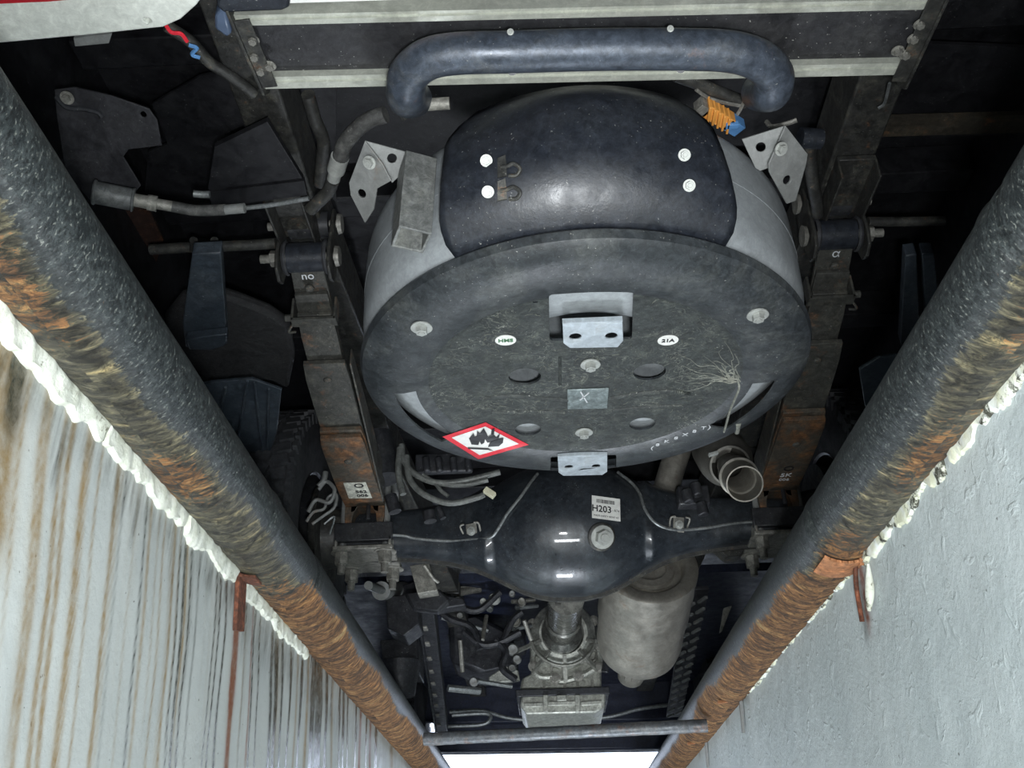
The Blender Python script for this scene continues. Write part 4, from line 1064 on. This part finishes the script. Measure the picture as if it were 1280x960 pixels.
# rear shield
bm = new()
prs = [(1.056, .823), (1.018, .848), (.995, .872), (.978, .900), (.968, .935), (.965, .975), (.970, 1.01), (.985, 1.042)]
SZ0, SZ1 = prs[0][1], prs[-1][1]
P2 = []
for (a, b), (c, d) in zip(prs, prs[1:]):
    for t in (0, .5): P2.append((a + (c - a) * t, b + (d - b) * t))
P2.append(prs[-1]); nx = 40; grid = []
for j, (y, z) in enumerate(P2):
    h = (z - SZ0) / (SZ1 - SZ0)
    cx = .090 - .012 * h; hw = .212 - .03 * h - .05 * max(0, h - .75) * 4 * .8
    hw -= (.022, .009, .003)[j] if j < 3 else 0
    row = []
    for i in range(nx + 1):
        u = -1 + 2 * i / nx; xx = cx + hw * u
        row.append(bm.verts.new((xx, y + (.85 + .9 * h) * (xx - TX) ** 2, z)))
    grid.append(row)
for a, b in zip(grid, grid[1:]):
    for i in range(nx): bm.faces.new((a[i], a[i + 1], b[i + 1], b[i]))
sh = obj('rear_shield', bm, M['shield'], tank, 'curved blue-black shield over the rear of the tank', sm=80)
sm_ = sh.modifiers.new('solid', 'SOLIDIFY'); sm_.thickness = .003; sm_.offset = 1
def shy(px, py):
    r = ray(px, py); t = .5
    for i in range(2000):
        p = r * (t / r.y); 
        z = p.z; h = (z - SZ0) / (SZ1 - SZ0)
        yy = 1.0
        for (a, b), (c, d) in zip(prs, prs[1:]):
            if b <= z <= d: yy = a + (c - a) * (z - b) / (d - b)
        if t >= yy + (.85 + .9 * h) * (p.x - TX) ** 2 - .001: break
        t += .001
    return p
for px, py in ((608, 202), (610, 241), (855, 195), (861, 233)):
    p = shy(px, py)
    bolt_at(bolt_me, 'bolt', tank, p + Vector((0, -.003, -.001)), (0, -.75, -.65), 'bright hexagon bolt on the shield', .5)
bm = new()
for dy in (0, 29):
    for k in range(1):
        tube(bm, [shy(x, y + dy) + Vector((0, -.004, -.002)) for x, y in ((626, 210 - 0), (634, 209), (642, 206), (650, 212), (646, 220), (636, 221))], .0028, 8)
    slab(bm, [[shy(x, y + dy) + Vector((0, -.002, 0)) for x, y in ((622, 200), (632, 196), (634, 222), (622, 224))]], (0, -1, -.3), .003)
obj('hook_clip', bm, M['iron'], tank, 'two small curled wire clips on the shield')

# tank mounting brackets
def bracket(pts, holes, p0, n, th, mat, label=None, hr=.007, name='mounting_bracket', parent=None):
    n = Vector(n).normalized(); F = frame_from(n); pl = (at(*p0[0], Z=p0[1]), n)
    loops = [[at(x, y, pl=pl) for x, y in pts]] + [circ(at(x, y, pl=pl), hr, F, 16) for x, y in holes]
    bm = new(); slab(bm, loops, n * (1 if n.dot(at(*pts[0], pl=pl)) > 0 else -1), th)
    return obj(name, bm, mat, parent or tank, label, bev=.0008)
bracket([(456, 176), (472, 180), (527, 195), (490, 229), (478, 205)], [(490, 198)], ((490, 200), .99), (.2, -.5, -.8), .004, M['galv'], 'grey triangular bracket at the left of the tank')
bracket([(456, 176), (449, 195), (436, 229), (438, 244), (456, 279), (467, 262), (471, 236), (489, 226), (478, 205)], [(452, 242)], ((456, 230), .97), (-.35, -.45, -.8), .004, M['galv'])
p = at(462, 203, Z=.965); bolt_at(bolt_me, 'bolt', tank, p, (-.3, -.5, -.8), scale=.6)
bracket([(927, 174), (982, 157), (961, 210), (950, 214), (944, 210)], [(951, 184)], ((955, 185), .99), (-.2, -.5, -.8), .004, M['galv'], 'grey triangular bracket at the right of the tank')
bracket([(982, 157), (1010, 193), (1008, 205), (995, 251), (984, 255), (962, 215), (961, 205)], [(984, 225)], ((985, 210), .97), (.35, -.45, -.8), .004, M['galv'])
p = at(976, 186, Z=.955); bolt_at(bolt_me, 'bolt', tank, p, (.3, -.5, -.8), scale=.6)
# square tube strut at the left
A, B = at(522, 206, Z=.985), at(514, 300, Z=.842)
bm = new(); F = frame_from(B - A, (1, .4, 0)); h, t = .0235, .004; L = (B - A).length
ro = [Vector((a * h, b * h, 0)) for a, b in ((-1, -1), (1, -1), (1, 1), (-1, 1))]; ri = [v * ((h - t) / h) for v in ro]
slab(bm, [[A + F @ v for v in ro], [A + F @ v for v in ri]], B - A, L)
obj('square_strut', bm, metal('grey_primer_strut', (.13, .135, .13), .5, .1, .35, (.3, .3, .24), .1, scale=16), tank, 'open grey square tube strut at the left of the tank', bev=.001)

# ---- fuel and vent hoses at the left
def hz_(name, pts, r, mat, label=None, parent=T, Y=None, Z=None, seg=12):
    bm = new(); tube(bm, [at(*p, Y=Y, Z=Z) for p in pts], r, seg, 6); return obj(name, bm, mat, parent, label)
h1 = hz_('hose', [(482, 143), (462, 150), (444, 164), (430, 182), (425, 200)], .0135, M['hose'], 'ribbed black hose curving up to the guard tube', Z=1.10)
bm = new(); cyl(bm, at(425, 196, Z=1.10), at(420, 213, Z=1.10), .015); cyl(bm, at(420, 213, Z=1.10), at(417, 224, Z=1.10), .011); obj('ferrule', bm, M['bolt'], h1, 'dull metal hose ferrule')
hz_('cable_loom', [(416, 226), (410, 240), (398, 252), (388, 262)], .012, M['iron'], Z=1.15)
hz_('cable_loom', [(385, 118), (394, 150), (404, 175), (403, 200), (400, 230)], .012, M['iron'], Z=1.24)
hz_('cable_loom', [(208, 32), (238, 52), (262, 78), (290, 96), (318, 118)], .009, M['iron'], 'dark cable loom behind the cream corner', Z=1.15)
hz_('wire', [(205, 28), (214, 40), (226, 42), (234, 52)], .003, M['red'], 'thin red wire', Z=1.12, seg=6)
hz_('wire', [(236, 56), (246, 60), (240, 68), (250, 72)], .003, M['blue'], 'thin blue wire', Z=1.12, seg=6)
hz_('cable_loom', [(845, 94), (872, 104), (900, 116), (932, 128)], .010, M['iron'], Z=1.12)
hz_('wire', [(932, 122), (926, 136), (918, 150), (922, 160)], .003, M['nut'], Z=1.11, seg=6)
hz_('wire', [(870, 112), (885, 122), (905, 128), (925, 132)], .003, M['nut'], Z=1.11, seg=6)
bm = new(); a, b = at(882, 134, Z=1.1), at(912, 152, Z=1.1); bar(bm, a, b, .024, .02)
for k in range(5): q = a.lerp(b, (k + .5) / 5); bar(bm, q + Vector((0, -.016, -.002)), q + Vector((0, .016, -.002)), .004, .026)
cn = obj('connector', bm, M['orange'], T, 'orange plastic cable connector', bev=.001)
bm = new(); bar(bm, at(908, 150, Z=1.1), at(924, 160, Z=1.1), .024, .02); bx(bm, at(915, 156, Z=1.09), (.02, .01, .01)); obj('connector_plug', bm, M['blue'], cn, 'blue plastic plug', bev=.001)
bm = new(); bar(bm, at(872, 130, Z=1.1), at(884, 137, Z=1.1), .018, .02); obj('connector_cap', bm, M['nut'], cn, bev=.001)
# filter canister and pipe
bm = new(); a, b = at(116, 240, Z=1.05), at(168, 250, Z=1.05)
cyl(bm, a, b, .0135 * 1.35, seg=28); cyl(bm, a, a.lerp(b, .08), .0205, seg=28); cyl(bm, a.lerp(b, .93), b, .0200, seg=28)
can = obj('filter_canister', bm, metal('grey_canister', (.09, .095, .095), .5, .2, .4, (.18, .18, .15), .3), T, 'grey canister on the left line', sm=40, bev=.002)
bm = new(); c = at(215, 258, Z=1.05); cyl(bm, b, b.lerp(c, .35), .011); cyl(bm, b.lerp(c, .35), b.lerp(c, .6), .013); cyl(bm, b.lerp(c, .6), c, .009); obj('fitting', bm, M['nut'], can)
hz_('hose', [(215, 258), (245, 263), (282, 262)], .0095, M['hose'], parent=can, Z=1.05)
hz_('fitting', [(282, 262), (294, 261), (306, 260)], .0085, M['galv'], parent=can, Z=1.05)
hz_('pipe', [(306, 260), (340, 256), (386, 248)], .004, M['line'], parent=can, Z=1.06)
hz_('pipe', [(242, 242), (252, 243), (262, 243)], .006, M['line'], parent=can, Z=1.06)
# black box beside the frame
bm = new(); P_ = pxl([(268, 184), (334, 152), (379, 225), (259, 240)], Z=1.22); slab(bm, [P_], (0, 0, 1), .012); slab(bm, [pxl([(259, 241), (380, 226), (384, 244), (266, 260)], Z=1.215)], (0, 0, 1), .01)
obj('side_box', bm, M['black_clean'], T, 'plain black box beside the left frame rail', bev=.001, sm=0)
# stamped bracket plate
bracket([(68, 112), (94, 109), (140, 120), (186, 136), (196, 150), (202, 182), (160, 187), (154, 196), (176, 232), (150, 262), (112, 250), (82, 215), (70, 140)], [(179, 143)], ((130, 160), 1.15), (0, -.4, -.9), .004, metal('dark_stamped_plate', (.02, .02, .023), .5, .1, .2, (.07, .07, .065), .2), 'dark stamped bracket plate at the upper left', parent=T, name='stamped_bracket', hr=.005)
bm = new(); tube(bm, [at(x, y, pl=(at(130, 160, Z=1.15), Vector((0, -.4, -.9)))) for x, y in ((70, 120), (84, 134), (105, 136), (122, 140), (128, 146))], .005, 8); obj('stiffening_lip', bm, M['black'], T)
bolt_at(dark_bolt_me, 'bolt', T, at(84, 122, Z=1.14), (0, -.4, -.9), scale=.6)
# left cross tube and drop bracket, shields and flaps
bm = new(); tube(bm, [at(188, 312, Z=1.22), at(240, 309, Z=1.22), at(300, 307, Z=1.22), at(345, 304, Z=1.22)], .011, 12)
for px in (242, 268): cyl(bm, at(px, 300, Z=1.21), at(px, 312, Z=1.21), .008)
obj('cross_tube', bm, M['iron'], T, 'thin cross tube running left from the spring shackle')
bm = new(); slab(bm, [pxl([(240, 318), (276, 316), (284, 430), (264, 438), (232, 434), (228, 405)], Z=1.12)], (0, 0, 1), .03); slab(bm, [pxl([(232, 424), (284, 418), (282, 432), (266, 438), (236, 437)], Z=1.10)], (0, 0, 1), .02)
obj('drop_bracket', bm, M['flap'], T, 'dark folded drop bracket ahead of the left cross tube', bev=.003)
bm = new(); cpt = [(205, 400), (225, 375), (262, 366), (300, 378), (336, 392), (362, 410), (368, 450), (360, 488), (340, 478), (310, 474), (250, 482), (215, 470)]
slab(bm, [pxl(cpt, Z=1.15)], (0, 0, 1), .03); obj('wheel_arch_liner', bm, metal('matt_black_liner', (.014, .014, .015), .8, 0, .2, (.05, .05, .045), .3, bmp=.8, scale=20), T, 'matt black liner above the left mud flap', bev=.01)
bm = new(); 
def folded(pts_px, Z0, n=18):
    pass
PF = pxl([(237, 484), (262, 478), (300, 475), (315, 474), (332, 480), (352, 487), (346, 540), (332, 585), (320, 600), (296, 570), (262, 520)], Z=1.02)
slab(bm, [PF], (0, .3, 1), .008)
mf = obj('mud_flap', bm, M['flap'], T, 'blue-black mud flap behind the left rear tyre', bev=.002)
for a, b in (((282, 484), (276, 515)), ((309, 476), (296, 560)), ((318, 478), (330, 580)), ((336, 486), (334, 560))):
    bm = new(); tube(bm, [at(*a, Z=1.018), at(*b, Z=1.018)], .003, 6, smooth=False); obj('crease', bm, M['flap'], mf)
bm = new(); slab(bm, [pxl([(1074, 462), (1100, 446), (1140, 442), (1140, 520), (1092, 545), (1080, 500)], Z=1.02)], (0, .3, 1), .008); obj('mud_flap', bm, M['flap'], T, 'blue-black mud flap half hidden by the right pipe', bev=.002)
bm = new(); slab(bm, [pxl([(1132, 320), (1146, 318), (1150, 430), (1126, 432)], Z=1.12)], (0, 0, 1), .03); slab(bm, [pxl([(1152, 318), (1168, 318), (1180, 430), (1160, 436)], Z=1.12)], (0, 0, 1), .03)
obj('drop_bracket', bm, M['flap'], T, 'dark folded drop bracket on the right', bev=.003)
bm = new(); tube(bm, [at(1085, 277, Z=1.22), at(1125, 277, Z=1.22), at(1180, 276, Z=1.22)], .010, 10); obj('cross_tube', bm, M['iron'], T)
hz_('bump_rod', [(1098, 135), (1106, 128), (1112, 104)], .003, M['line'], Z=1.25, seg=6)
bm = new(); cyl(bm, at(1000, 172, Z=1.18), at(1026, 174, Z=1.18), .018); obj('rubber_stop', bm, M['shield'], T)
hz_('cable_loom', [(958, 152), (965, 158), (984, 154), (996, 150)], .004, M['nut'], Z=1.12, seg=6)
hz_('cable_loom', [(1012, 180), (1014, 215), (1020, 250), (1022, 268)], .012, M['iron'], Z=1.22)

# ---- cables ahead of the tank on the left
for pts, r in (([(502, 556), (505, 575), (518, 592), (545, 603), (580, 601), (625, 590)], .0075), ([(508, 570), (512, 598), (530, 618), (562, 629), (596, 622), (605, 618)], .0075), ([(528, 594), (548, 604), (580, 606), (610, 600)], .006), ([(545, 605), (552, 614), (560, 620)], .005), ([(500, 560), (498, 590), (504, 618)], .008)):
    hz_('cable', pts, r, M['cable'] if 'cable' in M else M.setdefault('cable', metal('grey_cable_sleeve', (.085, .09, .085), .5, .1, .3, (.2, .2, .17), .1)), Y=2.1)
bm = new(); bar(bm, at(606, 612, Y=2.08), at(618, 620, Y=2.08), .016, .014); obj('cable_tag', bm, plain('cream_plastic', (.6, .58, .42), .5), T, 'small cream plastic cable tag', bev=.001)
bm = new(); 
for x in (532, 548, 566, 585): cyl(bm, at(x, 572, Y=2.12), at(x + 2, 590, Y=2.12), .009)
bx(bm, at(555, 580, Y=2.15), (.14, .02, .05)); obj('valve_block', bm, M['engine'], T, bev=.003)
for (xa, ya), (xb, yb), rr_ in (((536, 640), (538, 652), .016), ((548, 634), (554, 648), .008), ((488, 620), (494, 640), .016)):
    bm = new(); cyl(bm, at(xa, ya, Y=2.2), at(xb, yb, Y=2.2), rr_); obj('brake_union', bm, M['engine'], T)
bm = new(); cyl(bm, at(470, 545, Y=2.3), at(480, 600, Y=2.3), .045); obj('shock_body', bm, M['black'], T)

# ---- exhaust
bm = new()
P0, P1 = at(900, 566, Y=2.28), at(931, 605, Y=2.0)
ax_ = (P1 - P0).normalized(); L = (P1 - P0).length
lathe(bm, [(0, -.12), (.05, -.11), (.066, -.06), (.068, .06), (.066, .10), (.056, .135), (.050, .15), (.050, .158), (.045, .16)], P0, ax_, 40)
mf = obj('tail_muffler', bm, M['exhaust_dark'], T, 'grey tail muffler and open exhaust tip near the right spring')
bm = new(); lathe(bm, [(.041, L - .12), (.0415, L), (.0385, L), (.037, L - .02), (.0355, L - .05), (.033, L - .052), (.031, L - .055), (.031, L - .2)], P0, ax_, 40); obj('exhaust_tip', bm, M['exhaust'], mf, 'open round exhaust tip')
bm = new(); lathe(bm, [(.041, L - .085), (.046, L - .082), (.046, L - .070), (.041, L - .067)], P0, ax_, 40); obj('clamp_ring', bm, M['exhaust'], mf)
bm = new(); bar(bm, at(886, 569, Y=2.12), at(897, 566, Y=2.12), .012, .006); obj('hanger_tab', bm, M['bolt'], mf)
hz_('exhaust_pipe', [(850, 556), (840, 586), (832, 616), (828, 655)], .036, M['exhaust'], 'short pale exhaust pipe ahead of the cover plate', Y=2.46, seg=24)
bm = new()
for x, y in ((858, 612), (876, 628), (868, 604)): cyl(bm, at(x, y, Y=2.25), at(x + 4, y + 16, Y=2.25), .014)
bx(bm, at(866, 622, Y=2.3), (.08, .04, .05)); obj('hanger_bracket', bm, M['engine'], T, bev=.003)
# large silencer
A = at(812, 705, Y=2.80); B = at(797, 812, Y=3.18); d = (B - A); L = d.length
bm = new(); lathe(bm, [(0, .03), (.05, .025), (.052, .012), (.075, .012), (.078, .03), (.098, .03), (.104, .006), (.112, 0), (.138, 0), (.147, .006), (.147, .03), (.144, .05), (.146, .10), (.143, .11), (.143, .22), (.138, .25), (.138, L - .06), (.13, L - .02), (.10, L), (.05, L + .02), (.0, L + .025)], A, d, 56)
sil = obj('silencer', bm, M['exhaust'], T, 'large pale ribbed exhaust silencer behind the axle', sm=45)
bm = new(); dn = d.normalized(); lathe(bm, [(.055, -.03), (.052, .05), (.05, .1), (.042, .14)], A + dn * L, (dn + Vector((-.12, .1, -.12))).normalized(), 32); obj('corrugated_neck', bm, M['exhaust_dark'], sil)
bm = new()
for k in range(14):
    a = 2 * math.pi * k / 14; F = frame_from((dn + Vector((-.12, .1, -.12))).normalized()); bar(bm, A + dn * L + F @ Vector((.054 * math.cos(a), .054 * math.sin(a), 0)), A + dn * L + F @ Vector((.05 * math.cos(a), .05 * math.sin(a), .1)), .006, .006)
r_ = obj('neck_ribs', bm, M['exhaust_dark'], sil); r_['kind'] = 'stuff'

# ---- gearbox
GY = 3.55
def gp(x, y, dy=0): return at(x, y, Y=GY + dy)
bm = new(); body = [(664, 786), (676, 772), (690, 766), (722, 764), (738, 772), (748, 786), (750, 812), (752, 838), (752, 860), (650, 862), (652, 848), (664, 842), (662, 810)]
slab(bm, [[gp(*p) for p in body]], (0, 1, 0), .30)
gb = obj('gearbox', bm, M['cast'], T, 'cast aluminium gearbox with fan-shaped ribs', bev=.008)
bm = new(); c = gp(704, 795)
lathe(bm, [(.125, .0), (.118, .03), (.09, .055), (.088, .06), (.075, .062), (.068, .05), (.066, 0)], c, (0, -1, -.1), 48); obj('tail_housing', bm, M['cast'], gb, sm=35)
bm = new()
for k, a in enumerate((200, 232, 270, 308, 340)):
    a = math.radians(a); p = c + Vector((math.cos(a) * .085, -.058, math.sin(a) * .085)); q = c + Vector((math.cos(a) * .19, -.02, math.sin(a) * .17)); bar(bm, p, q, .014, .012)
pts = [c + Vector((math.cos(a) * .12, -.05, math.sin(a) * .12)) for a in [math.radians(t) for t in range(195, 346, 10)]]
tube(bm, pts, .007, 8, smooth=False)
obj('casting_ribs', bm, M['castd'] if 'castd' in M else M.setdefault('castd', metal('dark_cast_rib', (.17, .17, .15), .5, .5, .4, (.1, .1, .08), 0)), gb, 'fan of cast ribs')  # ribs get a darker cast metal colour
fpts = [(668, 806), (666, 834), (676, 846), (694, 846), (702, 852), (724, 846), (740, 838), (750, 830), (748, 806)]
bm = new(); tube(bm, [gp(x, y, -.01) for x, y in fpts], .011, 8, 5); obj('case_flange', bm, M['cast'], gb)
for x, y in ((668, 806), (667, 833), (694, 848), (723, 845), (748, 834), (749, 806), (666, 780), (742, 776)): bolt_at(dark_bolt_me, 'bolt', gb, gp(x, y, -.018), (0, -1, 0), scale=1.1)
bm = new(); tube(bm, [gp(x, y, -.012) for x, y in ((726, 812), (742, 812), (746, 818), (742, 826), (726, 826))], .006, 8)
for x in (680, 706, 722, 740): bar(bm, gp(x, 850, -.01), gp(x, 862, -.01), .01, .012)
bar(bm, gp(704, 815, -.02), gp(704, 845, -.012), .012, .012); bar(bm, gp(684, 800, -.02), gp(690, 840, -.012), .01, .01)
obj('casting_ribs', bm, M['castd'], gb)
# oil pan
bm = new(); slab(bm, [[gp(x, y, -.02) for x, y in ((652, 868), (758, 864), (756, 884), (744, 891), (658, 893), (650, 882))]], (0, 1, 0), .34)
pan = obj('oil_pan', bm, M['cast'], T, 'cast oil pan with bright lower edge under the gearbox', bev=.006)
bm = new(); slab(bm, [[gp(x, y, -.03) for x, y in ((644, 862), (762, 858), (762, 867), (646, 871))]], (0, 1, 0), .36); obj('pan_gasket_flange', bm, M['engine'], pan, bev=.003)
bm = new()
for x in (682, 722): bar(bm, gp(x, 869, -.028), gp(x, 890, -.028), .018, .016)
for a, b in (((655, 882), (680, 881)), ((685, 880), (720, 879)), ((726, 880), (752, 878))): bar(bm, gp(*a, -.028), gp(*b, -.028), .012, .014)
bx(bm, gp(702, 873, -.03), (.035, .02, .02)); obj('pan_ribs', bm, M['cast'], pan, bev=.002)
# propeller shaft
bm = new(); a, b = at(708, 745, Y=2.62), gp(702, 792, -.06)
cyl(bm, a, b, .052, .050, 36); d = (b - a).normalized(); lathe(bm, [(.052, 0), (.060, .005), (.060, .018), (.052, .023)], a.lerp(b, .55), d, 36); lathe(bm, [(.05, 0), (.072, .02), (.074, .06), (.05, .065)], b - d * .07, d, 36)
obj('propeller_shaft', bm, metal('satin_shaft', (.10, .10, .09), .28, .7, .2, (.12, .11, .09), .1), T, 'short satin propeller shaft into the gearbox')

# ---- front underbody clutter
def box_px(name, pts, Y, th, mat, label=None, bev=.004, parent=T):
    bm = new(); slab(bm, [pxl(pts, Y=Y)], (0, 1, 0), th); return obj(name, bm, mat, parent, label, bev=bev)
dk = metal('haze_blue_underbody', (.009, .0125, .028), .45, .1, .25, (.05, .06, .08), .25, bmp=.3)  # blue daylight haze of the far end is put into this colour
bm = new(); bx(bm, (XC, 4.35, 1.12), (1.9, 1.9, .03)); obj('engine_undertray', bm, dk, T, sm=0)
bm = new(); slab(bm, [pxl([(548, 912), (556, 896), (590, 880), (660, 890), (760, 888), (850, 884), (872, 900), (880, 935), (540, 940)], Y=5.25)], (0, 1, 0), .12)
obj('front_apron', bm, dk, T, 'dark panel with blue haze in its colour at the far front end', bev=.01)
bm = new(); slab(bm, [pxl([(490, 800), (660, 806), (760, 806), (870, 800), (900, 905), (850, 900), (560, 905), (520, 900)], Y=5.2)], (0, 1, 0), .05)
obj('front_bulkhead', bm, dk, T, 'dark panel with blue haze in its colour behind the gearbox', bev=.01)
bm = new(); tube(bm, [at(x, y, Y=4.7) for x, y in ((562, 890), (600, 888), (640, 898), (700, 901), (760, 896), (800, 886), (846, 880))], .009, 8)
tube(bm, [at(x, y, Y=4.6) for x, y in ((560, 908), (600, 906), (612, 900), (608, 892), (565, 894))], .009, 8)
obj('anti_roll_bar', bm, M['line'], T, 'thin curved bar ahead of the oil pan')
for (x0, y0), (x1, y1), s in (((533, 748), (553, 905), 'left'), ):
    bm = new(); a, b = at(x0, y0, Z=.93), at(x1, y1, Z=.84); bar(bm, a, b, .05, .08); bar(bm, a + Vector((-.03, 0, -.03)), b + Vector((-.03, 0, -.03)), .01, .02)
    o = obj('side_member', bm, M['engine'], T, 'long dark chassis member on the left', bev=.004)
    bm = new()
    for k in range(9): q = a.lerp(b, .1 + .1 * k); bx(bm, q + Vector((-.01, 0, -.042)), (.016, .04, .008))
    obj('weld_tabs', bm, M['nut'], o, bev=.002)['kind'] = 'stuff'
a, b = at(872, 735, Z=.93), at(842, 895, Z=.84)
bm = new(); bar(bm, a, b, .07, .012)
o = obj('slotted_guard', bm, M['engine'], T, 'slotted metal guard beside the silencer', bev=.002)
bm = new()
for k in range(15):
    for j in (-1, 1):
        q = a.lerp(b, .04 + .063 * k + (.03 if j > 0 else 0)); F = frame_from(b - a)
        bx(bm, q + F @ Vector((.018 * j, -.008, 0)) + Vector((0, 0, -.008)), (.010, .008, .05), F @ Matrix.Rotation(.45, 3, 'Y'))
obj('lit_slot_edges', bm, M['galv'], o, 'row of slot edges, their lit look put into pale pieces')['kind'] = 'stuff'  # raised pale pieces stand for slot edges catching light
ms = M['engine']
box_px('crossmember', [(492, 735), (540, 720), (545, 742), (580, 748), (582, 756), (545, 762), (500, 770)], 3.1, .06, ms, 'dark crossmember behind the axle')
box_px('engine_mount', [(482, 745), (520, 742), (524, 780), (505, 795), (484, 785)], 2.9, .12, ms)
box_px('engine_mount', [(475, 800), (522, 795), (524, 842), (480, 838)], 3.3, .15, ms)
box_px('transfer_casing', [(560, 775), (600, 768), (640, 790), (648, 830), (600, 842), (562, 826)], 3.8, .25, ms, 'dark oily casing left of the gearbox', .02)
box_px('engine_block', [(545, 745), (640, 752), (660, 775), (655, 800), (600, 800), (548, 790)], 4.1, .3, ms, None, .02)
box_px('actuator_bracket', [(610, 846), (632, 832), (648, 838), (650, 850), (612, 854)], 3.55, .03, M['cast'], 'pale bracket at the left of the gearbox')
random.seed(8)
rods = [((545, 735), (625, 728)), ((552, 772), (610, 788)), ((603, 800), (608, 770)), ((612, 762), (616, 745)), ((640, 752), (668, 750)), ((645, 760), (672, 757)), ((568, 742), (600, 736)), ((590, 850), (640, 858)), ((655, 775), (664, 800)), ((560, 860), (600, 864)), ((575, 800), (578, 840)), ((640, 786), (664, 782))]
for i, (a, b) in enumerate(rods):
    bm = new(); tube(bm, [at(*a, Y=3.45), at(*b, Y=3.5)], .008 if i % 3 else .013, 8, smooth=False); obj('linkage_rod', bm, M['line'] if i % 2 else M['nut'], T)
for x, y, r in ((570, 736, .016), (604, 752, .014), (618, 748, .022), (572, 752, .020), (640, 742, .012), (644, 776, .020), (641, 812, .022), (646, 824, .016), (592, 852, .016), (640, 835, .014), (652, 752, .016), (575, 770, .014)):
    bm = new(); p = at(x, y, Y=3.42); lathe(bm, [(r, .02), (r, 0), (r * .75, -.012), (r * .4, -.012), (0, -.008)], p, (0, 1, .15), 16); obj('sensor_cap', bm, random.choice((M['galv'], M['bolt'], M['nut'])), T)
for pts in ([(556, 745), (580, 760), (600, 762), (625, 740)], [(620, 800), (632, 815), (628, 835), (645, 850)], [(580, 790), (600, 805), (622, 804), (650, 790)], [(530, 745), (560, 772), (590, 785), (600, 812)], [(752, 770), (760, 785), (762, 805), (756, 840)], [(486, 750), (500, 790), (495, 820), (515, 850)], [(652, 765), (640, 776), (630, 800)]):
    hz_('engine_hose', pts, .013, M['engine'], Y=3.4, seg=8)
bm = new(); cyl(bm, at(500, 828, Y=3.3), at(500, 870, Y=3.3), .07, .05); obj('drum_canister', bm, ms, T, 'dark canister at the far left')
bm = new(); slab(bm, [pxl([(905, 760), (915, 757), (903, 788), (900, 790)], Y=3.0)], (0, 1, 0), .02); obj('small_bracket', bm, M['nut'], T)
